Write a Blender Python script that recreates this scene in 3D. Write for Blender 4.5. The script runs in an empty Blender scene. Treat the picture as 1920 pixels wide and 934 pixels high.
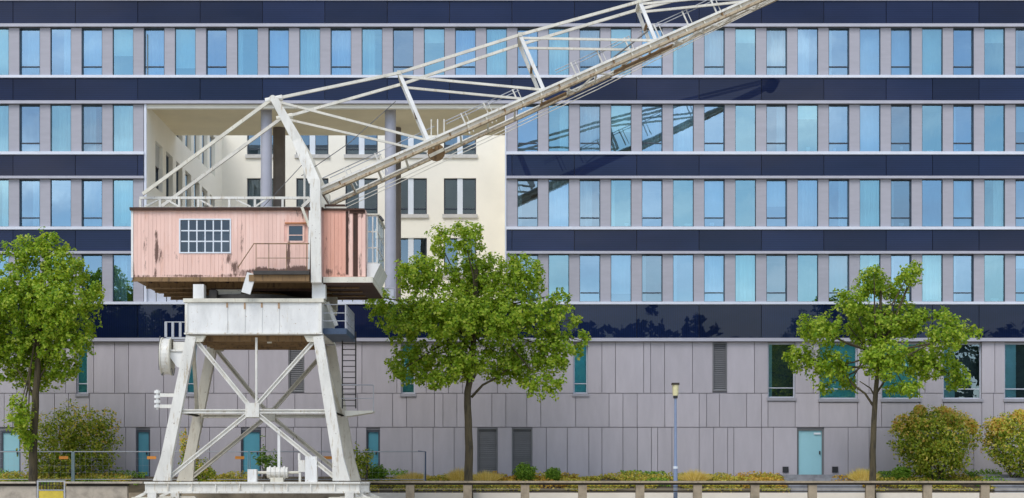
import bpy, math, random
from mathutils import Vector, Matrix, noise
R = math.radians
rnd = random.Random(11)

# ---------------------------------------------------------------- camera, world, sun, exposure
F, U0, V0, ZC, D = 3440.0, 945.0, 905.0, 1.1, 80.0        # photo px focal length, vanishing point, eye height, facade distance
scene = bpy.context.scene
cd = bpy.data.cameras.new("camera"); cam = bpy.data.objects.new("camera", cd); scene.collection.objects.link(cam)
cam.location = (0, 0, ZC); cam.rotation_euler = (R(90), 0, 0)
cd.sensor_width = 36.0; cd.lens = F / 1920 * 36
cd.shift_x = (960 - U0) / 1920; cd.shift_y = (V0 - 467) / 1920
cd.clip_start = 0.5; cd.clip_end = 6000
scene.camera = cam
SUN_EL, SUN_ROT = R(48), R(207)
world = bpy.data.worlds.new("World"); scene.world = world; world.use_nodes = True
wn, wl_ = world.node_tree.nodes, world.node_tree.links
wn.clear()
wout = wn.new("ShaderNodeOutputWorld"); wbg = wn.new("ShaderNodeBackground")
sky = wn.new("ShaderNodeTexSky"); sky.sky_type = 'NISHITA'; sky.sun_disc = False
sky.sun_elevation = SUN_EL; sky.sun_rotation = SUN_ROT; sky.air_density = 1.0; sky.dust_density = 0.3; sky.ozone_density = 1.6
wtc = wn.new("ShaderNodeTexCoord"); wmap = wn.new("ShaderNodeMapping"); wmap.inputs['Scale'].default_value = (2.2, 2.2, 6.5)
wno = wn.new("ShaderNodeTexNoise"); wno.inputs['Scale'].default_value = 2.3; wno.inputs['Detail'].default_value = 7; wno.inputs['Roughness'].default_value = .58
wr = wn.new("ShaderNodeValToRGB"); wr.color_ramp.elements[0].position = .42; wr.color_ramp.elements[1].position = .64
wr.color_ramp.elements[0].color = (.06, .06, .06, 1); wr.color_ramp.elements[1].color = (.92, .92, .92, 1)
wmx = wn.new("ShaderNodeMixRGB"); wcn = wn.new("ShaderNodeTexNoise"); wcn.inputs['Scale'].default_value = 3.4; wcn.inputs['Detail'].default_value = 6
wcr = wn.new("ShaderNodeValToRGB"); wcr.color_ramp.elements[0].position = .36; wcr.color_ramp.elements[1].position = .62
wcr.color_ramp.elements[0].color = (.40, .46, .56, 1); wcr.color_ramp.elements[1].color = (1, 1, 1, 1)
wcs = wn.new("ShaderNodeMixRGB"); wcs.blend_type = 'MULTIPLY'; wcs.inputs['Fac'].default_value = 1; wcs.inputs['Color2'].default_value = (10.5, 10.7, 11.2, 1)
wl_.new(wmap.outputs['Vector'], wcn.inputs['Vector']); wl_.new(wcn.outputs['Fac'], wcr.inputs['Fac']); wl_.new(wcr.outputs['Color'], wcs.inputs['Color1']); wl_.new(wcs.outputs['Color'], wmx.inputs['Color2'])
wl_.new(wtc.outputs['Generated'], wmap.inputs['Vector']); wl_.new(wmap.outputs['Vector'], wno.inputs['Vector'])
wl_.new(wno.outputs['Fac'], wr.inputs['Fac']); wl_.new(wr.outputs['Color'], wmx.inputs['Fac'])
wl_.new(sky.outputs['Color'], wmx.inputs['Color1']); wl_.new(wmx.outputs['Color'], wbg.inputs['Color'])
wbg.inputs['Strength'].default_value = 0.135
wl_.new(wbg.outputs['Background'], wout.inputs['Surface'])
sd = bpy.data.lights.new("sun", 'SUN'); sun = bpy.data.objects.new("sun", sd); scene.collection.objects.link(sun)
sd.energy = 1.35; sd.angle = R(30); sd.color = (1, .955, .89)
sdir = Vector((math.sin(SUN_ROT) * math.cos(SUN_EL), math.cos(SUN_ROT) * math.cos(SUN_EL), math.sin(SUN_EL)))
sun.rotation_euler = sdir.to_track_quat('Z', 'Y').to_euler(); sun.location = (-30, -40, 60)
vs = scene.view_settings; vs.view_transform = 'Standard'; vs.look = 'None'; vs.exposure = 0.42; vs.gamma = 1; vs.use_curve_mapping = False
scene.cycles.max_bounces = 8; scene.cycles.transparent_max_bounces = 12

# ---------------------------------------------------------------- helpers
COL = scene.collection
WL = {}                                                     # world location of every linked object
def X(u, Y): return (u - U0) * Y / F
def Z(v, Y): return ZC + (V0 - v) * Y / F
def P(u, v, Y): return Vector((X(u, Y), Y, Z(v, Y)))
def xf(u): return X(u, D)
def zf(v): return Z(v, D)

def tag(o, label=None, cat=None, group=None, kind=None):
    if label: o['label'] = label
    if cat: o['category'] = cat
    if group: o['group'] = group
    if kind: o['kind'] = kind
    return o
def link(name, data, parent=None, loc=(0, 0, 0)):
    o = bpy.data.objects.new(name, data); COL.objects.link(o)
    loc = Vector(loc); WL[o.name] = loc
    if parent:
        o.parent = parent; o.location = loc - WL[parent.name]
    else: o.location = loc
    return o
def thing(name, loc, label, cat, group=None):
    return tag(link(name, None, None, loc), label, cat, group)

class MB:
    def __init__(s): s.v = []; s.f = []; s.m = []; s.mi = 0
    def add(s, vs, fs):
        n = len(s.v); s.v.extend(Vector(p) for p in vs)
        for f in fs: s.f.append([n + i for i in f]); s.m.append(s.mi)
        return s
    def box(s, x0, x1, y0, y1, z0, z1):
        if x0 > x1: x0, x1 = x1, x0
        if y0 > y1: y0, y1 = y1, y0
        if z0 > z1: z0, z1 = z1, z0
        return s.add([(x0,y0,z0),(x1,y0,z0),(x1,y1,z0),(x0,y1,z0),(x0,y0,z1),(x1,y0,z1),(x1,y1,z1),(x0,y1,z1)],
              [(0,3,2,1),(4,5,6,7),(0,1,5,4),(1,2,6,5),(2,3,7,6),(3,0,4,7)])
    def pbox(s, u0, u1, v0, v1, Y, y1):                    # a box whose front face spans photo pixels at depth Y
        return s.box(X(u0, Y), X(u1, Y), Y, y1, Z(v1, Y), Z(v0, Y))
    def bar(s, p, q, w, h, w2=None, h2=None, up=(0, -1, 0)):  # h along 'side of up', w along up
        p, q = Vector(p), Vector(q); d = (q - p).normalized(); up = Vector(up)
        a = d.cross(up)
        if a.length < 1e-3: a = d.cross(Vector((1, 0, 0)))
        a.normalize(); b = a.cross(d).normalized()
        w2 = w if w2 is None else w2; h2 = h if h2 is None else h2
        vs = []
        for c, ww, hh in ((p, w, h), (q, w2, h2)):
            for i, j in ((-1,-1),(1,-1),(1,1),(-1,1)): vs.append(c + a * (hh/2*i) + b * (ww/2*j))
        return s.add(vs, [(0,3,2,1),(4,5,6,7),(0,1,5,4),(1,2,6,5),(2,3,7,6),(3,0,4,7)])
    def ibeam(s, p, q, wid, hgt, tf=.05, tw=.04, mi=(0, 0, 0)):            # web in the plane of d and z
        p, q = Vector(p), Vector(q); d = (q - p).normalized()
        n = Vector((0, 1, 0)); n = (n - d * n.dot(d)).normalized(); k = d.cross(n)
        if k.z < 0: k = -k
        o = k * (hgt / 2 - tf / 2)
        s.mi = mi[0]; s.bar(p + o, q + o, wid, tf); s.mi = mi[1]; s.bar(p - o, q - o, wid, tf); s.mi = mi[2]; s.bar(p, q, tw, hgt - 2 * tf - .002); s.mi = 0
        return s
    def tube(s, pts, r, n=8, r2=None, cap=True):
        pts = [Vector(p) for p in pts]; k = len(pts); base = len(s.v); prev = None
        for i, p in enumerate(pts):
            d = (pts[min(i + 1, k - 1)] - pts[max(i - 1, 0)]).normalized()
            a = d.orthogonal() if prev is None else (prev - d * prev.dot(d))
            a.normalize(); prev = a; b = d.cross(a)
            rr = r if r2 is None else r + (r2 - r) * i / (k - 1)
            for j in range(n):
                t = 2 * math.pi * j / n; s.v.append(p + a * (rr * math.cos(t)) + b * (rr * math.sin(t)))
        for i in range(k - 1):
            for j in range(n):
                s.f.append([base + i*n + j, base + i*n + (j+1) % n, base + (i+1)*n + (j+1) % n, base + (i+1)*n + j]); s.m.append(s.mi)
        if cap:
            s.f.append([base + j for j in range(n)][::-1]); s.m.append(s.mi)
            s.f.append([base + (k-1)*n + j for j in range(n)]); s.m.append(s.mi)
        return s
    def cyl(s, p, q, r, n=16): return s.tube([p, q], r, n)
    def prism(s, poly, y0, y1):                             # poly of (x,z) extruded along y
        n = len(poly)
        return s.add([(x, y0, z) for x, z in poly] + [(x, y1, z) for x, z in poly],
              [list(range(n)), list(range(2*n - 1, n - 1, -1))] + [(i, i + n, (i+1) % n + n, (i+1) % n) for i in range(n)])
    def build(s, name, mats, parent=None, loc=None, smooth=False, fix=True):
        if loc is None:
            if parent: loc = WL[parent.name]
            else:
                xs = [p.x for p in s.v]; ys = [p.y for p in s.v]
                loc = Vector(((min(xs) + max(xs)) / 2, (min(ys) + max(ys)) / 2, min(p.z for p in s.v)))
        loc = Vector(loc)
        me = bpy.data.meshes.new(name)
        me.from_pydata([tuple(p - loc) for p in s.v], [], s.f)
        for m in (mats if isinstance(mats, (list, tuple)) else [mats]): me.materials.append(m)
        me.polygons.foreach_set("material_index", s.m)
        if smooth: me.polygons.foreach_set("use_smooth", [True] * len(me.polygons))
        me.update()
        return link(name, me, parent, loc)
    def mesh(s, name, mats):
        me = bpy.data.meshes.new(name); me.from_pydata([tuple(p) for p in s.v], [], s.f)
        for m in (mats if isinstance(mats, (list, tuple)) else [mats]): me.materials.append(m)
        me.polygons.foreach_set("material_index", s.m); me.update(); return me

# ---------------------------------------------------------------- materials
class NT:
    def __init__(s, name):
        s.mat = bpy.data.materials.new(name); s.mat.use_nodes = True; s.n = s.mat.node_tree.nodes; s.l = s.mat.node_tree.links
        s.p = s.n.get("Principled BSDF"); s.out = s.n.get("Material Output")
    def node(s, t, **kw):
        n = s.n.new(t)
        for k, v in kw.items(): setattr(n, k, v)
        return n
    def coord(s, scale=(1, 1, 1), kind='Object'):
        t = s.node("ShaderNodeTexCoord"); m = s.node("ShaderNodeMapping"); m.inputs['Scale'].default_value = scale
        s.l.new(t.outputs[kind], m.inputs['Vector']); return m.outputs['Vector']
    def noise(s, vec, scale, detail=4, rough=.55):
        n = s.node("ShaderNodeTexNoise"); n.inputs['Scale'].default_value = scale; n.inputs['Detail'].default_value = detail; n.inputs['Roughness'].default_value = rough
        s.l.new(vec, n.inputs['Vector']); return n.outputs['Fac']
    def ramp(s, fac, stops):
        r = s.node("ShaderNodeValToRGB"); e = r.color_ramp.elements
        while len(e) < len(stops): e.new(.5)
        for el, (pos, c) in zip(e, stops):
            el.position = pos; el.color = (c, c, c, 1) if isinstance(c, (int, float)) else (*c, 1)
        s.l.new(fac, r.inputs['Fac']); return r.outputs['Color']
    def mix(s, fac, a, b, mode='MIX'):
        m = s.node("ShaderNodeMixRGB", blend_type=mode)
        for k, v in (('Fac', fac), ('Color1', a), ('Color2', b)):
            if hasattr(v, 'links') or hasattr(v, 'is_linked'): s.l.new(v, m.inputs[k])
            elif k == 'Fac': m.inputs[k].default_value = v
            else: m.inputs[k].default_value = (*v, 1)
        return m.outputs['Color']
    def bump(s, h, strength=.3, dist=.02):
        b = s.node("ShaderNodeBump"); b.inputs['Strength'].default_value = strength; b.inputs['Distance'].default_value = dist
        s.l.new(h, b.inputs['Height']); s.l.new(b.outputs['Normal'], s.p.inputs['Normal'])
    def set(s, color=None, rough=None, metal=None, spec=None):
        for k, v in (('Base Color', color), ('Roughness', rough), ('Metallic', metal), ('Specular IOR Level', spec)):
            if v is None: continue
            if hasattr(v, 'is_linked'): s.l.new(v, s.p.inputs[k])
            elif k == 'Base Color': s.p.inputs[k].default_value = (*v, 1)
            else: s.p.inputs[k].default_value = v
        return s.mat
def obj_random(t): return t.node("ShaderNodeObjectInfo").outputs['Random']

def plain(name, c, rough=.6, var=.12, scale=1.5, metal=0, vary_obj=0.0, bump=0, spec=.5, stretch=(1, 1, 1)):
    t = NT(name); vec = t.coord(stretch)
    n = t.noise(vec, scale, 6, .6)
    lo = tuple(x * (1 - var) for x in c); hi = tuple(min(1, x * (1 + var)) for x in c)
    col = t.ramp(n, [(.3, lo), (.7, hi)])
    if vary_obj:
        k = t.ramp(obj_random(t), [(0, 1 - vary_obj), (1, 1 + vary_obj)])
        col = t.mix(1.0, col, k, 'MULTIPLY')
    if bump:
        t.bump(t.noise(vec, scale * 12, 3), bump, .01)
    return t.set(col, rough, metal, spec)

def weathered(name, base, dirt, amount=.55, rough=.5, streak=True, seed=0.0, rustc=(.16, .06, .02)):
    t = NT(name); v1 = t.coord((1, 1, .35) if streak else (1, 1, 1))
    n1 = t.noise(v1, 1.8, 8, .65)
    tone = t.ramp(n1, [(.32, tuple(b * .78 for b in base)), (.6, base)])
    n2 = t.noise(t.coord((3.0, 3.0, .5)), 2.6 + seed, 9, .7)
    k = t.ramp(n2, [(amount, 0), (amount + .13, 1)])
    c = t.mix(k, tone, dirt)
    n3 = t.noise(t.coord((1, 1, 1)), 9 + seed, 6, .7)
    k3 = t.ramp(n3, [(.635, 0), (.70, .9)])
    c = t.mix(k3, c, rustc)
    t.bump(n3, .12, .01)
    return t.set(c, rough)

M = {}
def mk_glass(name, refl, tint_r, tint_t):
    t = NT(name); t.n.remove(t.p)
    g = t.node("ShaderNodeBsdfGlossy"); g.inputs['Roughness'].default_value = .0; g.inputs['Color'].default_value = (*tint_r, 1)
    tr = t.node("ShaderNodeBsdfTransparent"); tr.inputs['Color'].default_value = (*tint_t, 1)
    bp = t.node("ShaderNodeBump"); bp.inputs['Strength'].default_value = .10; bp.inputs['Distance'].default_value = .012
    t.l.new(t.noise(t.coord((1, 1, .6)), 1.4, 2), bp.inputs['Height']); t.l.new(bp.outputs['Normal'], g.inputs['Normal'])
    mx = t.node("ShaderNodeMixShader")
    lw = t.node("ShaderNodeFresnel"); lw.inputs['IOR'].default_value = 1.5
    mr = t.node("ShaderNodeMapRange"); mr.inputs['From Min'].default_value = .04; mr.inputs['To Min'].default_value = refl; mr.inputs['To Max'].default_value = 1
    t.l.new(lw.outputs['Fac'], mr.inputs['Value']); t.l.new(mr.outputs['Result'], mx.inputs['Fac'])
    t.l.new(tr.outputs[0], mx.inputs[1]); t.l.new(g.outputs[0], mx.inputs[2]); t.l.new(mx.outputs[0], t.out.inputs['Surface'])
    return t.mat
M['glass_even'] = mk_glass("coated_glass_cyan", .42, (.50, .80, .92), (.62, .88, .90))
M['glass_odd'] = mk_glass("coated_glass_blue", .44, (.50, .74, .95), (.58, .80, .85))
M['glass_grey'] = mk_glass("coated_glass_grey", .38, (.56, .74, .88), (.58, .78, .82))
M['glass_clear'] = mk_glass("clear_glass", .22, (.7, .85, 1.0), (.62, .74, .76))
M['glass_dark'] = mk_glass("dark_side_glass", .03, (.5, .6, .7), (.45, .5, .5))
M['glass_teal'] = mk_glass("teal_glass", .2, (.7, .95, 1.0), (.50, .84, .88))

def mk_navy(name, c, rough, lines, spec):
    t = NT(name)
    w = t.node("ShaderNodeTexWave", wave_type='BANDS', bands_direction=lines); w.inputs['Scale'].default_value = 3.2; w.inputs['Distortion'].default_value = 0
    t.l.new(t.coord((1, 1, 1)), w.inputs['Vector'])
    k = t.ramp(w.outputs['Fac'], [(.0, tuple(x * .82 for x in c)), (1, tuple(x * 1.15 for x in c))])
    n = t.noise(t.coord((.25, 1, 1)), .9, 3)
    k2 = t.ramp(n, [(.3, .85), (.7, 1.2)])
    c2 = t.mix(1.0, k, k2, 'MULTIPLY')
    k3 = t.ramp(obj_random(t), [(0, .78), (1, 1.25)])
    t.l.new(t.ramp(t.noise(t.coord((1, 1, 1)), 3, 4), [(.3, rough * .8), (.7, rough * 1.3)]), t.p.inputs['Roughness'])
    return t.set(t.mix(1.0, c2, k3, 'MULTIPLY'), spec=spec)
M['navy'] = mk_navy("navy_panel", (.011, .018, .052), .012, 'Z', .25)
M['navy_gloss'] = mk_navy("navy_gloss_panel", (.006, .012, .040), .008, 'X', .32)
M['clad'] = plain("grey_cladding", (.45, .415, .44), .65, .06, 1.1, vary_obj=.06, bump=.08, stretch=(2.5, 2.5, .6))
M['pier'] = plain("lilac_metal_pier", (.385, .372, .41), .5, .06, 1.2, vary_obj=.04, stretch=(1, 1, 5))
M['joint'] = plain("dark_joint", (.29, .275, .295), .9, .1)
M['alu'] = plain("aluminium_strip", (.44, .43, .48), .4, .06, 2)
M['sill'] = plain("pale_sill", (.68, .70, .77), .35, .05, 2)
M['frame'] = plain("dark_window_frame", (.055, .065, .085), .4, .1)
M['frame_pale'] = plain("pale_window_frame", (.52, .54, .60), .45, .05)
M['curtain'] = plain("pale_curtain", (.84, .89, .89), .9, .05, 2, vary_obj=.12)
M['room'] = plain("room_wall", (.50, .50, .48), .9, .2, .8)
M['room_floor'] = plain("room_floor", (.16, .14, .13), .9, .2, .8)
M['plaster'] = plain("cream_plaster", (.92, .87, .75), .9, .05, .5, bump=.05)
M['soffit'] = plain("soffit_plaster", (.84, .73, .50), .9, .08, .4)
M['mull'] = plain("white_mullion", (.72, .76, .80), .4, .05)
M['column'] = plain("lilac_column", (.42, .42, .48), .5, .07, 1.5)
M['column_dark'] = plain("brown_column", (.16, .135, .12), .7, .12, 2)
M['stone_sill'] = plain("grey_stone_sill", (.58, .56, .52), .8, .1, 3)
M['ground_sill'] = plain('grey_ground_sill', (.33, .32, .35), .6, .08, 2)
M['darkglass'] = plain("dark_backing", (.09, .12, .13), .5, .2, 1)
M['blind'] = plain("teal_blind", (.50, .82, .84), .8, .05, 1)
M['door_cyan'] = plain("pale_cyan_door", (.33, .60, .66), .25, .05, .7)
M['door_teal'] = plain("teal_door", (.10, .33, .42), .2, .08, .8)
M['louver'] = plain("grey_louver", (.17, .17, .175), .5, .08, 2, vary_obj=.06)
M['white'] = weathered("weathered_white_paint", (.80, .775, .70), (.47, .38, .25), .55, .45)
M['white_clean'] = weathered("white_paint", (.83, .82, .78), (.56, .48, .36), .59, .4, rustc=(.40, .28, .17))
M['cream_steel'] = weathered("cream_steel_paint", (.74, .70, .58), (.42, .33, .19), .58, .5)
M['jib_low'] = weathered("rusted_lower_flange", (.50, .40, .26), (.22, .12, .05), .50, .6)
M['jib_web'] = weathered("beige_web_paint", (.80, .75, .64), (.48, .36, .21), .60, .55)
M['rod'] = weathered("beige_rod_paint", (.76, .72, .62), (.48, .40, .27), .57, .55)
M['shaded_rear_steel'] = weathered("shaded_dirty_rear_paint", (.62, .57, .46), (.30, .22, .12), .56, .6)  # rear frame copy: dirt plus shade put into a darker paint colour
M['rust'] = weathered("rusty_steel", (.27, .165, .075), (.09, .055, .03), .52, .85, rustc=(.28, .13, .04))
M['brown_rust'] = weathered("brown_roof_edge", (.07, .03, .018), (.03, .018, .012), .5, .8)
M['dark_machine'] = plain("dark_machinery", (.045, .04, .035), .6, .3, 3)
M['navy_steel'] = plain("navy_platform_paint", (.045, .075, .13), .5, .15, 2)
M['grey_rail'] = plain("grey_galvanised_rail", (.40, .41, .43), .5, .1, 3)
M['cable'] = plain("cable_steel", (.13, .13, .13), .6, .1, 3)

STAINS = []                                                  # worn patches of the cabin: x, z, half width, half height, strength (crane coordinates)
for (u, v, ru, rv2, k) in ((293, 462, 4, 32, .3), (300, 480, 11, 18, .16), (272, 470, 5, 40, .13), (292, 510, 3, 14, .2), (268, 518, 24, 3, .2), (441, 500, 7, 14, .26), (430, 517, 22, 4, .2),
                           (530, 509, 56, 6, .34), (560, 503, 22, 6, .34), (490, 506, 16, 7, .3), (541, 475, 4, 30, .3), (454, 455, 4, 45, .13), (420, 488, 10, 20, .10), (615, 512, 9, 8, .2), (652, 500, 4, 30, .2), (640, 515, 14, 4, .16), (676, 500, 4, 26, .16), (676, 400, 7, 10, .2), (565, 400, 20, 10, .12), (340, 517, 40, 3, .2), (700 - 320, 518, 30, 3, .17), (250, 505, 4, 16, .2), (460, 512, 12, 8, .24), (612, 470, 3, 40, .13), (630, 505, 10, 10, .15), (655, 430, 4, 40, .2), (332, 478, 6, 12, .12), (432, 482, 6, 18, .17)):
    STAINS.append(((u - U0) * 67.1 / F - (472 - U0) * 67.0 / F, ZC + (V0 - v) * 67.1 / F, ru * 67.1 / F, rv2 * 67.1 / F, k))
def mk_pink(name, base):
    t = NT(name)
    n1 = t.noise(t.coord((2.2, 2.2, .25)), 1.3, 6, .6)
    c = t.ramp(n1, [(.3, tuple(b * .88 for b in base)), (.55, base), (.75, tuple(min(1, b * a) for b, a in zip(base, (1.06, 1.16, 1.2))))])
    n3 = t.noise(t.coord((1, 1, .18)), 3.5, 5, .6)
    c = t.mix(t.ramp(n3, [(.58, 0), (.80, .5)]), c, (.62, .27, .13))
    tc = t.node("ShaderNodeTexCoord"); sep = t.node("ShaderNodeSeparateXYZ"); t.l.new(tc.outputs['Object'], sep.inputs[0])
    def mt(op, a, b=0.0, c_=None):
        n = t.node("ShaderNodeMath", operation=op)
        for k, v in enumerate((a, b, c_)):
            if v is None: continue
            if hasattr(v, 'is_linked'): t.l.new(v, n.inputs[k])
            else: n.inputs[k].default_value = v
        return n.outputs[0]
    acc = None
    for (x, z, rx, rz, k) in STAINS:
        dx = mt('MULTIPLY', mt('SUBTRACT', sep.outputs['X'], x), 1 / rx); dz = mt('MULTIPLY', mt('SUBTRACT', sep.outputs['Z'], z), 1 / rz)
        r2 = mt('ADD', mt('MULTIPLY', dx, dx), mt('MULTIPLY', dz, dz))
        w = mt('MULTIPLY', mt('MAXIMUM', mt('SUBTRACT', 1.6, r2), 0), k / 1.6)
        acc = w if acc is None else mt('ADD', acc, w)
    n2 = t.noise(t.coord((4, 4, .9)), 2.2, 9, .75)
    f = mt('ADD', n2, acc)
    c = t.mix(t.ramp(f, [(.60, 0), (.66, .35), (.74, .92)]), c, (.10, .045, .028))
    return t.set(c, .55)
M['pink'] = mk_pink("pink_boarding", (.86, .565, .465))
M['salmon'] = mk_pink("salmon_boarding", (.78, .40, .29))
M['pink_back'] = plain("pink_groove", (.74, .45, .37), .7, .15, 3)
M['lintel_rust'] = plain('rust_stained_weld', (.42, .27, .15), .8, .25, 6)
M['lintel'] = plain("rusty_lintel", (.50, .20, .09), .8, .2, 4)
M['house_glass'] = mk_glass("old_glass", .10, (.8, .85, .95), (.35, .38, .42))

def mk_concrete(name, c, rough=.9):
    t = NT(name); n = t.noise(t.coord(), 2.2, 9, .65); n2 = t.noise(t.coord((1, 1, .3)), 7, 6, .7)
    col = t.ramp(n, [(.28, tuple(x * .62 for x in c)), (.5, c), (.74, tuple(min(1, x * 1.2) for x in c))])
    col = t.mix(t.ramp(n2, [(.55, 0), (.75, .55)]), col, tuple(x * .45 for x in c)); t.bump(n2, .3, .01)
    return t.set(col, rough)
M['concrete'] = mk_concrete("weathered_concrete", (.46, .40, .32))
M['concrete_brown'] = mk_concrete("stained_brown_concrete", (.36, .29, .20))
M['sandwall'] = plain("pale_sand_render", (.86, .78, .66), .9, .06, .7)
M['paving'] = mk_concrete("quay_paving", (.42, .38, .32))
M['groundm'] = mk_concrete("far_ground", (.20, .18, .12))
M['soil'] = mk_concrete("bed_soil", (.10, .075, .04))
M['step'] = mk_concrete("grey_step_stone", (.25, .25, .26))
M['darkbar'] = plain("dark_rail_bar", (.035, .026, .018), .6, .2, 3)
M['palebar'] = plain("pale_rail_bar", (.50, .44, .32), .6, .15, 3)
M['orange'] = plain("orange_clamp", (.80, .30, .04), .5, .1)
M['yellow'] = plain("yellow_board", (.62, .47, .05), .6, .15, 4)
M['lampblue'] = plain("blue_grey_lamp_post", (.23, .29, .42), .45, .1, 2)
M['lampglass'] = plain("cream_lamp_glass", (.72, .66, .38), .3, .15, 5)
M['teal_post'] = plain('grey_teal_post', (.20, .27, .27), .6, .15, 3)
M['black'] = plain("black_steel", (.02, .02, .022), .5, .2)
M['rail_steel'] = plain("crane_rail_steel", (.14, .10, .08), .5, .2, 3)

def mk_leaf(name, stops, trans=.35, rough=.5):
    t = NT(name); g = t.node("ShaderNodeNewGeometry")
    c = t.ramp(g.outputs['Random Per Island'], stops)
    t.set(c, rough, spec=.35)
    tr = t.node("ShaderNodeBsdfTranslucent"); mx = t.node("ShaderNodeMixShader"); mx.inputs['Fac'].default_value = trans
    c2 = t.mix(1.0, c, (1.25, 1.15, .6), 'MULTIPLY'); t.l.new(c2, tr.inputs['Color'])
    t.l.new(t.p.outputs[0], mx.inputs[1]); t.l.new(tr.outputs[0], mx.inputs[2]); t.l.new(mx.outputs[0], t.out.inputs['Surface'])
    return t.mat
M['leaf'] = mk_leaf("maple_leaf", [(0, (.12, .24, .014)), (.3, (.25, .40, .025)), (.7, (.40, .54, .04)), (1, (.58, .64, .11))], .5)
M['leaf_dark'] = mk_leaf("shrub_leaf", [(0, (.08, .15, .010)), (.3, (.24, .34, .025)), (.7, (.44, .50, .05)), (1, (.62, .55, .11))], .5)
M['leaf_tip'] = mk_leaf("red_gold_tip_leaf", [(0, (.56, .58, .08)), (.5, (.82, .70, .17)), (.86, (.72, .38, .10)), (1, (.85, .76, .36))], .45)
M['leaf_box'] = mk_leaf("box_leaf", [(0, (.06, .15, .012)), (.5, (.18, .34, .025)), (1, (.36, .52, .06))], .42)
M['grass_gold'] = mk_leaf("golden_grass", [(0, (.50, .36, .06)), (.6, (.75, .58, .14)), (1, (.80, .70, .30))])
M['grass_orange'] = mk_leaf("orange_ground_leaf", [(0, (.30, .15, .02)), (.5, (.58, .34, .04)), (1, (.72, .52, .09))])
M['cover'] = mk_leaf("ground_cover_leaf", [(0, (.20, .20, .02)), (.4, (.42, .42, .05)), (.8, (.66, .56, .09)), (1, (.58, .32, .06))])
M['leaf_far'] = mk_leaf("far_wood_leaf", [(0, (.02, .04, .012)), (1, (.07, .11, .03))], .2)
M['bark'] = weathered("tree_bark", (.095, .075, .04), (.035, .03, .02), .5, .95, rustc=(.07, .08, .03))

# ---------------------------------------------------------------- ground, quay and planting bed
ZB = zf(893)                                                # level at the building
g = MB().add([(-3000,-3000,-.03),(3000,-3000,-.03),(3000,3000,-.03),(-3000,3000,-.03)], [(0,1,2,3)]).build('ground', M['groundm'], loc=(0,0,-.03)); tag(g, kind='structure')
g = MB().box(-70, 70, -12, 74.5, -.02, 0).build('quay_paving', M['paving'], loc=(0, 60, 0)); tag(g, kind='structure')
ZT = Z(924, 75)
b = MB()
b.add([(-45,75.3,ZT-.03),(45,75.3,ZT-.03),(45,78.6,ZB-.02),(-45,78.6,ZB-.02),(45,80.6,ZB-.02),(-45,80.6,ZB-.02)], [(0,1,2,3),(3,2,4,5)])
tag(b.build('planting_bed', M['soil'], loc=(0, 78, ZT)), kind='structure')
w = MB().box(xf(690) , 45, 75.0, 75.3, -.02, ZT).build('retaining_wall', M['sandwall'])
tag(w, 'low pale sandy retaining wall holding the planting bed behind the concrete railing', 'wall')
w = MB().box(-45, xf(690)-.01, 75.05, 75.3, -.02, ZT).build('bed_edge_wall', M['concrete_brown'])
tag(w, 'low brown edging wall of the planting bed behind the crane base and parapet', 'wall')
for yy in (67.25, 72.0):
    b = MB(); b.box(-45, 30, yy - .035, yy + .035, .004, .09); b.box(-45, 30, yy - .07, yy + .07, .004, .02)
    r = b.build('crane_rail', M['rail_steel']); tag(r, 'steel crane rail under the %s wheels of the dock crane' % ('near' if yy < 70 else 'far'), 'rail')

# ---------------------------------------------------------------- office building
BO = thing('office_building', (0, D, ZB), 'grey office block with navy bands, rows of narrow blue windows and a cream courtyard opening', 'building')
PER, W0, WW = 58.37, 36.0, 39.0
rows = [(52.5, 141.6), (196.3, 284.8), (336.3, 425.4), (477.3, 566.0)]
IMIN, IMAX = -3, 38
def wleft(i): return W0 + PER * (i - 1)
def inrec(i, r): return r > 0 and 5 <= i <= 16
UL, UR = wleft(IMIN) - 20, wleft(IMAX) + WW + 20
RX0, RX1 = 271.0, 948.0                                     # recess, photo px at the facade
# window meshes shared by the two kinds, local origin at window centre, facade plane y=0
wx = WW / 43 / 2; wz = 44.4 / 43
def frame_mesh(depth, mat, name, t=.045):
    b = MB(); y0, y1 = .012, depth + .05
    b.box(-wx, -wx + t, y0, y1, -wz, wz); b.box(wx - t, wx, y0, y1, -wz, wz)
    b.box(-wx + t, wx - t, y0, y1, wz - t, wz); b.box(-wx + t, wx - t, y0, y1, -wz, -wz + t)
    return b.mesh(name, mat)
FM = {1: frame_mesh(.20, M['frame'], 'deep_frame', .022), 0: frame_mesh(.11, M['frame'], 'flush_frame', .018)}
def pane_mesh(depth, mat, name):
    e = .03
    return MB().add([(-wx+e,depth,-wz+e),(wx-e,depth,-wz+e),(wx-e,depth,wz-e),(-wx+e,depth,wz-e)], [(0,1,2,3)]).mesh(name, mat)
PM = {1: pane_mesh(.2, M['glass_odd'], 'pane_odd'), 2: pane_mesh(.2, M['glass_grey'], 'pane_grey'), 0: pane_mesh(.11, M['glass_even'], 'pane_even'), 1.5: pane_mesh(.11, M['glass_odd'], 'pane_blue')}
BARM = MB().box(-wx + .05, wx - .05, .13, .17, -wz + .385, -wz + .43).mesh('guard_bar', M['frame'])
def curtain_mesh(x0, x1, name, amp=.05, y=.40, zb=None):
    zb = -wz + .05 if zb is None else zb
    b = MB(); n = max(4, int((x1 - x0) / .055)); pts = []
    for k in range(n + 1):
        pts.append((x0 + (x1 - x0) * k / n, y + amp * (math.sin(k * 1.9) + .5 * math.sin(k * .83))))
    vs = [(x, yy, zb) for x, yy in pts] + [(x, yy, wz) for x, yy in pts]
    b.add(vs, [(k, k + 1, k + n + 2, k + n + 1) for k in range(n)]); return b.mesh(name, M['curtain'])
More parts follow.
